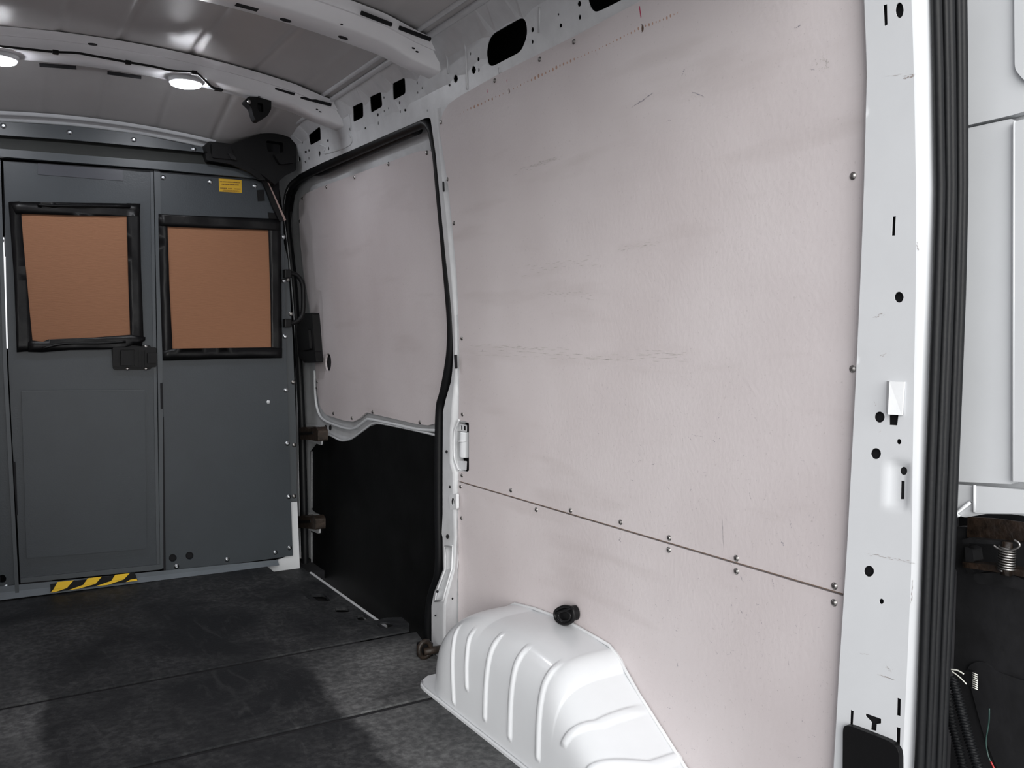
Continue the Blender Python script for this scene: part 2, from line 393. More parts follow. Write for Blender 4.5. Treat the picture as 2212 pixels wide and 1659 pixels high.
# ---- B pillar: folded sheet between sliding door and plywood
uL = [(231, 927), (257, 929), (333, 941), (405, 948), (480, 955), (560, 963), (640, 971), (700, 976), (771, 978), (800, 976), (825, 973), (862, 962), (889, 956), (1000, 955), (1110, 955), (1152, 953), (1161, 955), (1230, 956), (1281, 936), (1308, 931), (1408, 931), (1425, 932)]
uR = [(231, 948), (289, 952), (391, 964), (475, 975), (560, 983), (650, 988), (700, 990), (800, 991), (900, 991), (908, 991), (922, 985), (935, 983), (990, 983), (1004, 986), (1018, 991), (1040, 991), (1200, 990), (1396, 990), (1425, 990)]
uC = [(231, 944), (391, 957), (475, 967), (700, 984), (800, 985), (889, 977), (905, 978), (925, 974), (1000, 974), (1020, 980), (1110, 982), (1160, 984), (1230, 980), (1281, 966), (1308, 960), (1425, 960)]
dC = [(231, .004), (800, .018), (1000, .022), (1160, .03), (1230, .05), (1290, .075), (1425, .085)]
vs, fs = [], []; rows = [233, 250, 270, 300, 333, 370, 405, 450, 500, 560, 620, 680, 740, 771, 800, 825, 845, 862, 889, 905, 915, 925, 935, 960, 990, 1000, 1010, 1022, 1060, 1110, 1152, 1161, 1174, 1180, 1200, 1230, 1255, 1281, 1298, 1308, 1360, 1408]
for v in rows:
    l, c, r = interp(uL, v), interp(uC, v), interp(uR, v); d = interp(dC, v)
    a = hw(l, v, -d*.8); b = hw(c, v, -d); e = hw(r, v, -.004)
    pa = Vector((XX(a[1])-d*.8, a[0]-.004, a[1])); pc = Vector((XX(b[1])-d, b[0]+.006, b[1])); hA = pa.lerp(pc, .22); hB = pa.lerp(pc, .9)
    vs += [(XX(a[1])+.05, a[0]+.004, a[1]), (XX(a[1])-d*.8+.006, a[0]+.002, a[1]), pa, hA, hB, pc, (XX(b[1])-d+.004, b[0]-.002, b[1]), (XX(e[1])-.004, e[0], e[1]), ((XX(e[1])+.03, e[0]+.004, e[1]) if 912 < v < 1012 else (XX(e[1])+.01, e[0]-.03, e[1]))]
    if v == rows[-1]:
        for p in [Vector(q) for q in vs[-9:]]: vs.append((p.x, p.y, -.012))
nr = len(rows)+1; r0, r1 = rows.index(1180), rows.index(1298)
for i in range(nr-1):
    for j in range(8):
        a = i*9+j
        if j == 3 and r0 <= i < r1: continue
        fs.append([a, a+1, a+10, a+9])
bp_ = raw('pillar', vs, fs, SEALW, wr, True); bp_['label'] = 'folded white metal pillar behind the sliding door opening'
md = bp_.modifiers.new('es', 'EDGE_SPLIT'); md.split_angle = math.radians(35)
pv, pf = [], []                              # open pocket in the foot of the pillar
for i in range(r0, r1+1):
    A_, B_ = Vector(vs[i*9+3]), Vector(vs[i*9+4]); pv += [A_, A_+Vector((.035, .004, 0)), B_+Vector((.035, .02, 0)), B_]
for i in range(r1-r0):
    for j in range(3): a = i*4+j; pf.append([a, a+1, a+5, a+4])
k = (r1-r0)*4; pf += [[0, 1, 2, 3], [k, k+1, k+2, k+3]]
raw('pillar_pocket', pv, pf, SEALW, wr)
rim = [vs[i*9+3] for i in range(r0, r1+1)]+[vs[i*9+4] for i in range(r1, r0-1, -1)]
tube('pocket_rim', rim, .004, SEALW, wr, 6, True)
for (u, v, a, b, dd) in [(964, 976, 2, 3.5, .02), (971, 1052, 1.5, 3, .023), (966, 1159, 3, 5, .03), (944, 1278, 2.5, 3, .072), (977, 1293, 1.5, 2.5, .055), (976, 1377, 1.5, 2.5, .06), (940, 1330, 1.5, 2, .078)]:
    plate('hole_shade', W(oval(u, v, a, b, 8), -dd-.004), [], onwall(-dd-.004), VOID, wr, .002, 0)  # flat dark discs, the shade of small holes put into colour
# small pressed cup with slot
plate('pressed_cup', rnd(W([(969, 1070), (986, 1066), (986, 1100), (972, 1102)], -.027), .008), [W(oval(978, 1084, 3.2, 9), -.027)], onwall(-.027), SEALW, wr, .01, 0)
plate('cup_slot', W(oval(978, 1084, 3.6, 9.6), -.026), [], onwall(-.026), VOID, wr, .001, 0)
tube('pillar_lip', [(XX(b)-.012, a, b) for a, b in W(spl([(992, 906), (987, 918), (982, 932), (981, 960), (982, 990), (987, 1005), (991, 1016)], 5), -.012)], .004, SEALW, wr, 6)
plate('slotted_boss', rnd(W([(981, 766), (987, 766), (988, 796), (983, 796)], -.022), .004), [], onwall(-.023), VOID, wr, .002, 0)
plate('slotted_boss', rnd(W([(956, 392), (959, 392), (960, 414), (957, 414)], -.012), .004), [], onwall(-.013), VOID, wr, .002, 0)
# ---- latch pocket beside the pillar
lp = empty('latch_roller', (1.43, 2.6, .72))
thing(lp, 'white capsule-shaped latch body in a cut-out of the plywood beside the door pillar', 'door latch')
pb = W([(984, 908), (1018, 912), (1018, 1022), (984, 1016)], .03)
fix(plate('back_plate', pb, [], onwall(.045), VOID, None, .002, 0), lp)
c0 = W([(998, 934), (998, 988)], 0)
fix(tube('capsule', [(XX(z)+.012, c0[0][0], z) for z in [c0[0][1]+(c0[1][1]-c0[0][1])*k for k in (-.02, 0, .03, .12, .88, .97, 1, 1.02)]], lambda t: .0195*min(1, .35+(1-abs(2*t-1))*3.2), WHITE, None, 14), lp)
fix(tube('capsule_band', [(XX(c0[0][1])+.004, c0[0][0], z) for z in (c0[0][1]*.66+c0[1][1]*.34, c0[0][1]*.64+c0[1][1]*.36)], .0198, SEALW, None, 14), lp)
fix(plate('upper_tab', rnd(W([(988, 914), (1011, 918), (1011, 933), (988, 930)], .01), .004), [W([(998, 919), (1001, 919), (1001, 928), (998, 928)], .01), W([(1005, 920), (1009, 920), (1009, 930), (1005, 929)], .01)], onwall(.004), SEALW, None, .002, 0), lp)
fix(plate('lower_tab', rnd(W([(990, 994), (1011, 996), (1010, 1016), (990, 1012)], .01), .004), [], onwall(.004), SEALW, None, .002, 0), lp)
# ---- rubber seal of the sliding door
sp_px = [(660, 1252), (657, 1100), (653, 940), (649, 840), (643, 740), (636, 640), (628, 560), (622, 500), (619, 455), (622, 420), (632, 398), (649, 384), (668, 374), (700, 360), (760, 333), (840, 298), (905, 270), (920, 266), (932, 278), (938, 300), (945, 340), (951, 405), (958, 480), (965, 560), (972, 640), (976, 700), (975, 756), (969, 801), (960, 847), (951, 886), (949, 1000), (949, 1110), (949, 1230), (932, 1290), (926, 1350), (926, 1385)]
pts = [(XX(b)+.016, a, b) for a, b in W(spl(sp_px, 4), .016)]
tube('door_seal', pts, .018, RUB, wr, 10)['label'] = 'black rubber seal around the sliding door opening'
pts = [(XX(b)+.034, a, b) for a, b in W(spl([(u+(9 if u < 700 else 0), v+(11 if 372 > v and u < 925 else 0)) for u, v in sp_px[9:17]], 4), .034)]
tube('seal_lip', pts, .015, RUB, wr, 8)
# ---- rear (D) pillar of pressed white sheet
PO = -.035
pL = [(-140, 1862), (0, 1867), (150, 1873), (420, 1866), (600, 1859), (840, 1848), (1030, 1838), (1200, 1829), (1430, 1814), (1659, 1801), (1900, 1787)]
pR = [(-140, 1963), (0, 1969), (150, 1974), (420, 1979), (630, 1978), (840, 1974), (1030, 1971), (1220, 1969), (1430, 1960), (1659, 1949), (1900, 1937)]
vr = list(range(-140, 1901, 60))
outp = [hw(interp(pL, v), v, PO) for v in vr]+[hw(interp(pR, v), v, PO) for v in reversed(vr)]
t5 = lambda x, y: (1780+x/3.613, 1200+y/3.613)
ph = [[(1908, 11), (1916, 9), (1917, 53), (1910, 57)], [(1928, 468), (1935, 467), (1933, 509), (1926, 509)], [(1921, 897), (1941, 895), (1938, 919), (1921, 918)],
      [(1941, 1039), (1949, 1040), (1948, 1079), (1940, 1079)], [(1837, 1533), (1844, 1536), (1842, 1569), (1836, 1566)], [(1938, 1507), (1946, 1510), (1945, 1547), (1937, 1545)], [(1936, 1570), (1945, 1573), (1944, 1610), (1936, 1607)]]
PH = [W(q, PO) for q in ph]+[W([t5(*p) for p in [(322, 1235), (335, 1235), (445, 1275), (445, 1310), (412, 1315), (408, 1370), (365, 1360), (370, 1300), (325, 1255)]], PO)]
for q in [(1943, 22, 9, 17), (1942, 642, 10, 12), (1900, 901, 11, 12), (1942, 954, 5, 6), (1892, 980, 11, 12), (1947, 1018, 8, 9), (1877, 1234, 11, 12), (1904, 1299, 5, 6)]: PH.append(W(oval(*q), PO))
rc = W([(1915, 990), (1966, 996), (1962, 1100), (1913, 1098)], PO)
ry0, ry1 = min(p[0] for p in rc), max(p[0] for p in rc); rz0, rz1 = min(p[1] for p in rc), max(p[1] for p in rc)
sst = lambda a, b, x: (lambda t: t*t*(3-2*t))(max(0, min(1, (x-a)/(b-a))))
def pmap(a, b, t):
    e = .007*sst(ry0-.002, ry0+.012, a)*sst(-ry1-.002, -ry1+.012, -a)*sst(rz0-.002, rz0+.014, b)*sst(-rz1-.002, -rz1+.014, -b)
    return Vector((XX(b)+PO+e+t, a, b))
dp = plate('rear_pillar', outp, PH, pmap, WHITE, wr, .0015, .009, True); dp['label'] = 'white rear door pillar punched with round and slotted holes'
md = dp.modifiers.new('es', 'EDGE_SPLIT'); md.split_angle = math.radians(40)
plate('pillar_hole_shade', outp, [], onwall(PO+.012), VOID, wr, .001, .12)  # added dark sheet, so the pillar holes read as shaded
# side return towards the plywood, rounded rear corner
vs, fs = [], []
for v in vr:
    a = hw(interp(pL, v), v, PO); x = XX(a[1])+PO; vs += [(x, a[0], a[1]), (x+.003, a[0]+.004, a[1]), (x+.04, a[0]+.006, a[1])]
for i in range(len(vr)-1):
    for j in (0, 1): k = i*3+j; fs.append([k, k+1, k+4, k+3])
raw('pillar_return', vs, fs, WHITE, wr, True)
sL = [(-140, 2012), (0, 2017), (150, 2021), (420, 2026), (630, 2020), (840, 2012), (1030, 2005), (1220, 1998), (1430, 1990), (1659, 1981), (1900, 1970)]
sR = [(-140, 2084), (0, 2086), (150, 2088), (420, 2088), (630, 2083), (840, 2075), (1030, 2067), (1220, 2060), (1430, 2050), (1659, 2041), (1900, 2030)]
vs, fs = [], []
for v in vr:
    a = hw(interp(pR, v), v, PO); x = XX(a[1])+PO; q = hb(interp(sL, v)+8, v, .90); q2 = hb(interp(sR, v), v, .89); z = a[1]
    for (px, py) in [(x, a[0]), (x+.002, a[0]-.005), (x+.006, a[0]-.010), (x+.012, a[0]-.013), (q[0], .898), (q2[0]-.004, .893)]: vs.append((px, py, z))
n6 = 6
for i in range(len(vr)-1):
    for j in range(n6-1): k = i*n6+j; fs.append([k, k+1, k+n6+1, k+n6])
raw('rear_corner', vs, fs, WHITE, wr, True)
for k, fr in enumerate((.10, .30, .50, .70, .90)):
    pts = []
    for v in vr:
        a = hb(interp(sL, v), v, .885); b = hb(interp(sR, v), v, .885); pts.append((a[0]+(b[0]-a[0])*fr, .886-(.004 if k in (1, 3) else 0), a[1]+(b[1]-a[1])*fr))
    tube('rear_seal', pts, .0066 if k in (1, 3) else .0085, RUB, wr, 8)['label'] = 'rib of the black rubber rear door seal'
# tab bent over the square hole
tb = W([(1908, 823), (1948, 825), (1944, 897), (1907, 890)], PO-.01)
x0 = XX(tb[0][1])+PO
raw('bent_tab', [(x0, tb[0][0], tb[0][1]), (x0-.012, (tb[0][0]*.62+tb[1][0]*.38), tb[0][1]+.0), (x0-.004, tb[1][0], tb[1][1]), (x0, tb[3][0], tb[3][1]), (x0-.014, (tb[3][0]*.6+tb[2][0]*.4), tb[3][1]-.003), (x0-.004, tb[2][0], tb[2][1]), (x0, tb[1][0], tb[1][1]), (x0, tb[2][0], tb[2][1])],
    [[0, 1, 4, 3], [1, 2, 5, 4], [0, 6, 2, 1], [3, 4, 5, 7], [2, 6, 7, 5]], SEALW, wr)
box('pillar_hole_shade', (1.43, .93, -.2), (1.44, 1.04, 2.0), VOID, wr, 0)  # second dark sheet added behind the pillar holes for shade
# ---- ceiling
def roof(s, t):
    x = -.36+1.66*s; y = .9+3.36*t; z = ZR(x, y)
    for xc, h in ((.06, .004), (.27, .006), (.46, .006), (.70, .006), (.93, .006), (1.12, .004)):
        z += h*max(0, 1-abs(x-xc)/.018)
        if xc < x: z += .0015
    return (x, y, z)
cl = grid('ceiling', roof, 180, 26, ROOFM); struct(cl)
grid('outer_roof', lambda s, t: (-.66+2.25*s, .9+3.9*t, 2.2-.1*(2*s-1)**2), 6, 4, WHITE, cl)
def bow(yc, name='roof_bow'):
    prof = [(.15, .0), (.118, -.006), (.110, -.014), (.10, -.012), (.086, -.03), (.076, -.052), (.066, -.057), (-.035, -.057), (-.047, -.052), (-.058, -.030), (-.070, -.018), (-.084, -.020), (-.096, -.008), (-.115, 0)]
    def f(s, t):
        x = -.40+1.735*s; k = t*(len(prof)-1); i = min(int(k), len(prof)-2); a = k-i
        dy = prof[i][0]*(1-a)+prof[i+1][0]*a; dz = prof[i][1]*(1-a)+prof[i+1][1]*a
        z = 2.13-.085*((x-XM)/.785)**2
        if abs(x-XM) > .62:
            q = min(1, (abs(x-XM)-.62)/.12); dz *= 1+.25*q*q; dy *= 1-.22*q
        return (x, yc+dy, z+dz)
    o = grid(name, f, 70, 13, BOWP, cl)
    md = o.modifiers.new('es', 'EDGE_SPLIT'); md.split_angle = math.radians(50)
    return o
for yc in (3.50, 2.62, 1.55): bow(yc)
grid('front_header', lambda s, t: (-.36+1.30*s, 4.06+.07*t, ZR(-.36+1.30*s, 4.06+.07*t)-.012-.010*math.sin(t*9)), 40, 10, WHITE, cl)
box('rear_header', (-.45, .88, 1.93), (1.36, .99, 2.15), WHITE, cl, .02)
# dark pieces colour in the shade of holes and slots on the bows
def bowhole(u, v, a, b, z, rect=False, ang=0):
    d = ray(u, v); t = (z-CAM.z)/d.z; p = CAM+d*t
    pts = [(p.x+a*math.cos(q), p.y+b*math.sin(q)) for q in [2*math.pi*i/10 for i in range(10)]] if not rect else [(p.x-a, p.y-b), (p.x+a, p.y-b), (p.x+a, p.y+b), (p.x-a, p.y+b)]
    zf = lambda x: 2.13-.085*((x-XM)/.785)**2-.0585
    return raw('hole_shade', [(x, y, zf(x)) for x, y in pts]+[(x, y, zf(x)+.002) for x, y in pts], [list(range(len(pts)))]+[[i, (i+1) % len(pts), (i+1) % len(pts)+len(pts), i+len(pts)] for i in range(len(pts))], VOID, cl)
for q in [(533, 10, .032, .012, 2.072, True), (617, 36, .018, .012, 2.065), (741, 69, .016, .011, 2.05), (738, 44, .004, .004, 2.05), (830, 100, .008, .006, 2.03), (877, 116, .008, .006, 2.015), (893, 97, .005, .005, 2.01), (901, 102, .005, .005, 2.01), (908, 137, .022, .014, 2.0, True),
          (200, 103, .015, .012, 2.06), (560, 201, .005, .005, 2.05), (685, 237, .005, .005, 2.0), (692, 240, .005, .005, 2.0), (697, 263, .02, .012, 1.99, True)]: bowhole(*q)
for (u0, v0, u1, v1) in [(85, 139, 165, 145), (232, 156, 305, 166)]:
    a, b = hr(u0, v0, .03), hr(u1, v1, .03)
    tube('edge_slot', [(a[0], a[1], ZR(*a)-.032), (b[0], b[1], ZR(*b)-.032)], .007, VOID, cl, 6)
for (u0, v0, u1, v1) in [(594, 189, 636, 202), (640, 206, 716, 226), (780, 26, 846, 52), (862, 58, 930, 84)]:
    a, b = hr(u0, v0, .02), hr(u1, v1, .02)
    tube('edge_slot', [(a[0], a[1], ZR(*a)-.022), (b[0], b[1], ZR(*b)-.022)], .0065, VOID, cl, 6)
# ---- left side and its plywood (bounces the light)
wl = grid('wall_left', lambda s, t: (2*XM-XX(-.06+2.1*t), .92+3.5*s, -.06+2.1*t), 8, 24, SEALW); struct(wl)
grid('outer_skin', lambda s, t: (-.64, .92+3.9*s, -.35+2.5*t), 2, 2, WHITE, wl)
grid('plywood_sheet', lambda s, t: (2*XM-XX(.02+1.82*t)+.010, 1.05+2.9*s, .02+1.82*t), 6, 20, PLY, wl)
# ================================================================== BULKHEAD
YP = YB-.004
wf = plate('wall_front', B([(345, 371), (548, 388), (573, 398), (611, 470), (613, 540), (618, 760), (624, 960), (632, 1200), (357, 1238), (351, 800)]),
           [B(oval(373, 1205, 8.5, 8.5)), B(oval(409, 1200, 8.5, 8.5))], ony(YP), GREY, None, .012, 0); struct(wf)
LFX = [(-190, 335), (1, 344), (3, 430), (7, 560), (12, 700), (15, 790), (27, 1000), (41, 1282), (-190, 1318)]
plate('left_panel', B(LFX), [B(oval(5, 1250, 8.5, 9))], ony(YP), GREY, wf, .012, 0)
plate('edge_post', B([(-8, 350), (1, 350), (15, 790), (41, 1282), (33, 1283), (7, 800)]), [], ony(YP-.014), GREYL, wf, .014, 0)
plate('edge_post', B([(332, 367), (345, 371), (349, 600), (351, 900), (354, 1225), (345, 1229), (340, 800)]), [], ony(YP-.006), GREYL, wf, .02, 0)
plate('dark_gap', B([(351, 900), (353, 900), (357, 1236), (352, 1228)]), [], ony(YP-.008), VOID, wf, .002, 0)
plate('frame_slot', B([(345, 827), (350, 827), (351, 883), (346, 883)]), [], ony(YP-.008), VOID, wf, .002, 0)
plate('frame_slot', B([(28, 997), (33, 997), (38, 1112), (35, 1112)]), [], ony(YP-.008), VOID, wf, .002, 0)
box('dark_backing', (.68, YB+.03, .05), (1.25, YB+.04, 1.9), VOID, wf, 0)
box('dark_backing', (.115, YB+.10, 1.42), (.68, YB+.11, 1.9), VOID, wf, 0)
box('dark_backing', (.10, YB+.10, .02), (.68, YB+.11, .84), VOID, wf, 0)
box('dark_backing', (.16, YB+.10, .8), (.68, YB+.11, 1.45), VOID, wf, 0)
box('dark_backing', (-.5, YB+.03, .02), (.07, YB+.04, 1.9), VOID, wf, 0)
plate('header_lip', B([(-190, 308), (0, 324), (330, 350), (452, 358), (552, 374), (563, 387), (545, 387), (330, 367), (0, 341), (-190, 326)]), [], ony(YB-.03), GREYL, wf, .03, 0)
plate('header_filler', B([(-190, 270), (0, 290), (445, 326), (563, 366), (566, 385), (552, 380), (452, 360), (330, 352), (-190, 310)]), [], lambda a, b, t: Vector((a, YB+.03-(1.93-b)*.3+t, b)), GREYD, wf, .006, 0)
plate('header_strip', B([(-190, 248), (0, 264), (150, 273), (290, 290), (440, 320), (446, 331), (290, 316), (150, 303), (0, 293), (-190, 280)]), [], ony(YB-.012), GREYL, wf, .01, 0)
for (u, v) in [(7, 273), (150, 287), (288, 303), (417, 323)]: 
    x, z = hb(u, v); place('bolt', SC_BULK, (x, YB-.013, z), (0, -1, 0), wf)
for (u, v) in [(352, 384), (453, 393), (550, 402), (611, 512), (612, 607), (615, 727), (617, 843), (620, 958), (623, 1073), (625, 1183), (594, 1193), (490, 1208), (381, 1223), (13, 1268), (2, 520)]:
    x, z = hb(u, v); place('screw', SC_BULK, (x, YP-.001, z), (0, -1, 0), wf)
x, z = hb(579, 868); place('rivet', screw_mesh(.007, WHITE, 'white_rivet'), (x, YP-.001, z), (0, -1, 0), wf)['label'] = 'small white rivet'
# angle frame behind the right edge, with ring bolts
plate('side_frame', B([(600, 470), (622, 560), (633, 740), (639, 900), (642, 1083), (622, 1083), (612, 700), (600, 500)], YB+.012), [], ony(YB+.014), mat('side_frame_grey', (.045, .052, .058), .5), wf, .004, 0)
RING = screw_mesh(.0085, STEELD, 'ring_bolt')
for (u, v) in [(623, 604), (630, 678), (635, 826), (637, 962), (637, 1073)]:
    x, z = hb(u, v); place('bolt', RING, (x, YB+.013, z), (0, -1, 0), wf)
plate('body_corner', B([(622, 1085), (644, 1085), (650, 1236), (650, 1262), (560, 1262), (560, 1220), (610, 1208), (628, 1200)], YB+.016), [], ony(YB+.03), WHITE, wf, .004, 0)
# threshold rail under the bulkhead
def rail(s, t):
    u = -190+790*s; top = 1284-(u+190)*.0965; bot = interp([(-190, 1316), (0, 1293), (575, 1222), (620, 1216)], u)
    q = hb(u, top+(bot-top)*t, YB-.004); y = YB-.002-(.012 if t < .5 else .012+.03*(t-.5))
    return (q[0], y, q[1])
grid('threshold_rail', rail, 24, 6, mat('threshold_grey', (.10, .115, .13), .4, noise=.1), wf, False)
box('cab_floor', (-.7, YB+.05, -.12), (1.6, 5.3, -.08), VOID, wf, 0)
box('cab_roof', (-.7, YB+.10, 2.02), (1.6, 5.3, 2.06), VOID, wf, 0)
box('cab_side', (1.50, YB+.50, -.1), (1.56, 5.3, 2.05), VOID, wf, 0)
box('cab_side', (-.7, YB+.10, -.1), (-.66, 5.3, 2.05), VOID, wf, 0)
box('cab_front', (-.7, 5.25, -.1), (1.56, 5.3, 1.02), VOID, wf, 0)
box('cab_front', (-.7, 5.25, 1.60), (1.56, 5.3, 2.05), VOID, wf, 0)
box('cab_front', (.6, 5.25, 1.0), (1.56, 5.3, 1.62), VOID, wf, 0)
box('cab_light_block', (1.22, YB+.10, -.1), (1.26, YB+.13, 2.05), VOID, wf, 0)  # these unseen boxes are added to block daylight leaking from the cab
box('cab_light_block', (1.22, YB+.48, -.1), (1.60, YB+.50, 2.1), VOID, wf, 0)
box('cab_light_block', (-.7, YB+.02, 1.93), (1.36, YB+.10, 2.2), VOID, wf, 0)
plate('dark_tag', B([(554, 411), (569, 410), (571, 434), (556, 435)]), [], ony(YP-.003), BLACK, wf, .003, 0)
plate('dark_tag', B([(578, 459), (600, 461), (606, 476), (580, 474)]), [], ony(YP-.003), BLACK, wf, .003, 0)
# ---- centre door of the bulkhead
DO = B([(7, 347), (330, 368), (334, 600), (338, 820), (345, 1227), (44, 1257), (36, 1100), (27, 960), (19, 800), (14, 640), (10, 430)])
d1 = plate('door_1', DO, [], ony(YB), GREY, None, .02, 0); struct(d1)
d1['label'] = 'grey steel bulkhead door in the middle of the partition'
plate('raised_panel', B([(46, 845), (312, 843), (316, 1184), (57, 1205)]), [], ony(YB-.012), GREY, d1, .012, 0)
plate('panel_edge', B([(46, 844), (312, 842), (312, 844), (46, 846)], YB-.012), [], ony(YB-.0128), GREYL, d1, .002, 0)  # lighter strip, the highlight of the top edge put into colour
plate('top_plate', B([(82, 352), (265, 366), (265, 391), (82, 377)]), [], ony(YB-.003), mat('dark_plate', (.045, .048, .06), .35), d1, .003, 0)
plate('dark_gap', B([(44, 1259), (112, 1252), (112, 1256), (44, 1264)]), [], ony(YB-.013), VOID, d1, .002, 0)
plate('bottom_flange', B([(44, 1248), (345, 1218), (345, 1229), (44, 1258)]), [], ony(YB-.012), GREYL, d1, .012, 0)
plate('side_flange', B([(324, 369), (331, 369), (345, 1227), (338, 1228)]), [], ony(YB-.005), GREYL, d1, .005, 0)
# latch
lt = plate('latch', rnd(B([(240, 748), (322, 745), (327, 752), (326, 798), (244, 799)]), .012), [], ony(YB-.014), BLACK, d1, .014, 0)
lt['label'] = 'black plastic door latch'
plate('latch_paddle', rnd(B([(259, 757), (284, 757), (284, 789), (259, 789)]), .006), [], ony(YB-.026), BLACK, lt, .012, 0)
plate('latch_body', rnd(B([(242, 750), (336, 750), (336, 793), (242, 792)]), .008), [rnd(B([(256, 755), (290, 755), (290, 790), (256, 790)]), .006)], ony(YB-.022), BLACK, lt, .008, 0)
for u in (297, 305, 311): plate('latch_rib', B([(u, 757), (u+3, 757), (u+3, 790), (u, 790)]), [], ony(YB-.028), BLACK, lt, .008, 0)
plate('latch_knob', rnd(B([(316, 762), (336, 762), (336, 784), (316, 784)]), .004), [], ony(YB-.036), BLACK, lt, .014, 0)
for (u, v) in [(314, 749), (274, 796), (314, 796)]:
    x, z = hb(u, v); place('latch_screw', SC_DOOR, (x, YB-.015, z), (0, -1, 0), lt)
# ---- taped cardboard covers
def puff(y, cs, h=.012):
    def f(a, b, t): return Vector((a, y+t-h*(.5+.5*math.sin(a*37+b*11)*math.cos(b*29))*.5, b))
    return f
def cover(name, card, strips, label, tears=()):
    cx = hb(*card[0]); e = empty(name, (cx[0], YB, cx[1]-.3)); thing(e, label, 'window cover', 'cardboard window covers taped to the bulkhead')
    fix(plate('cardboard_sheet', B(card), [], ony(YB-.010), CARD, None, .005, 0), e)
    for i, s in enumerate(strips): fix(plate('tape_strip', B(s), [], puff(YB-.013-i*.0012, 0), TAPE, None, .004, .03, True), e)
    return e
cover('window_cover', [(46, 460), (275, 465), (284, 727), (64, 740)], [
    [(18, 438), (42, 436), (70, 740), (74, 757), (36, 761), (30, 600)],
    [(272, 440), (300, 441), (304, 600), (309, 730), (305, 748), (281, 745), (276, 600)],
    [(20, 437), (150, 439), (302, 441), (300, 468), (272, 468), (150, 466), (50, 463), (34, 464)],
    [(60, 740), (67, 735), (92, 738), (104, 733), (200, 729), (281, 723), (313, 728), (312, 736), (290, 744), (262, 752), (225, 755), (150, 756), (90, 761), (60, 760)]],
    'brown cardboard taped over the bulkhead door window, with a pale rub mark')
cover('window_cover', [(356, 486), (578, 494), (586, 753), (368, 756)], [
    [(341, 472), (360, 474), (364, 600), (371, 753), (374, 771), (350, 773), (344, 600)],
    [(577, 480), (604, 483), (606, 600), (607, 773), (584, 770), (582, 600)],
    [(341, 463), (395, 466), (604, 474), (604, 500), (577, 498), (372, 491), (343, 488)],
    [(350, 758), (371, 753), (584, 750), (607, 752), (607, 773), (480, 775), (350, 779)]],
    'brown cardboard taped to the fixed right bulkhead panel, beside the sliding door')
for s in ([(80, 443), (120, 446), (280, 447)], [(92, 752), (140, 742), (215, 741), (270, 738)]):
    tube('tape_crease', [(hb(u, v)[0], YB-.022, hb(u, v)[1]) for u, v in spl(s, 4)], .006, TAPE, d1, 6)
# ---- warning label
wlb = plate('warning_label', B([(472, 386), (521, 389), (522, 417), (473, 414)]), [], ony(YP-.0015), YELL, None, .0014, 0)
thing(wlb, 'small yellow printed label with dark text, top of the right bulkhead panel', 'label')
vs, fs = [], []
rng = random.Random(3)
for (u0, u1, v0, h, sl) in [(475, 519, 391, 2.2, .055), (479, 515, 396.5, 2.4, .055), (476, 490, 405.2, 2.4, .05), (493, 502, 406.3, 2.4, .05), (506, 519, 407, 2.2, .05), (481, 514, 410, 1.2, .05), (481, 516, 412, 1.2, .05)]:
    u = u0
    while u < u1:
        wd = rng.uniform(.5, 1.7); k = len(vs); y0 = v0+(u-u0)*sl
        for (a, b) in [(u, y0), (u+wd, y0+wd*sl), (u+wd, y0+h), (u, y0+h)]:
            q = hb(a, b, YP-.002); vs.append((q[0], YP-.0022, q[1]))
        fs.append([k, k+1, k+2, k+3]); u += wd+rng.uniform(.25, .8)
raw('label_print', vs, fs, PRINT, wlb)
# ---- hazard tape
c4 = lambda x, y: (x/3.456, 820+y/3.456)
ht = plate('hazard_tape', B([c4(*p) for p in [(375, 1528), (640, 1492), (1005, 1440), (1028, 1500), (700, 1545), (378, 1590)]], YB-.03), [], ony(YB-.0305), BLACK, None, .002, 0)
thing(ht, 'black and yellow hazard striped tape on the threshold under the bulkhead door', 'tape')
for q in [[(430, 1510), (550, 1497), (500, 1555), (400, 1563)], [(655, 1483), (760, 1470), (715, 1522), (620, 1532)], [(860, 1457), (968, 1445), (925, 1490), (830, 1502)],
          [(400, 1564), (498, 1556), (415, 1584), (377, 1589)], [(618, 1533), (714, 1524), (590, 1560), (510, 1572)], [(828, 1503), (923, 1492), (800, 1533), (712, 1543)], [(975, 1492), (1020, 1485), (1026, 1500), (940, 1511)]]:
    plate('yellow_stripe', B([c4(*p) for p in q], YB-.03), [], ony(YB-.0318), YEL, ht, .001, 0)
# ---- black plastic in the front right upper corner
ct = plate('corner_trim', rnd(B([(443, 312), (452, 305), (500, 311), (560, 290), (575, 277), (606, 286), (640, 294), (640, 368), (618, 378), (594, 399), (570, 380), (543, 362), (500, 350), (452, 345)], YB-.07), .008), [rnd(B([(575, 303), (612, 308), (612, 330), (578, 328)], YB-.07), .01)], lambda a, b, t: Vector((a, YB-.07+t*1, b)), BLACK, None, .10, 0)
thing(ct, 'black plastic trim in the upper corner between roof, bulkhead and sliding door', 'trim')
plate('trim_recess', B([(565, 295), (620, 298), (620, 340), (566, 338)], YB-.02), [], ony(YB-.02), VOID, ct, .004, 0)
plate('trim_box', rnd(B([(456, 309), (497, 314), (508, 345), (458, 341)], YB-.09), .008), [], ony(YB-.095), BLACK, ct, .03, 0)
plate('trim_box', rnd(B([(590, 333), (636, 330), (636, 352), (604, 356)], YB-.09), .01), [], ony(YB-.10), BLACK, ct, .04, 0)
plate('trim_clip', rnd(B([(490, 330), (506, 338), (510, 347), (498, 345)], YB-.09), .004), [], ony(YB-.102), DARKM, ct, .01, 0)
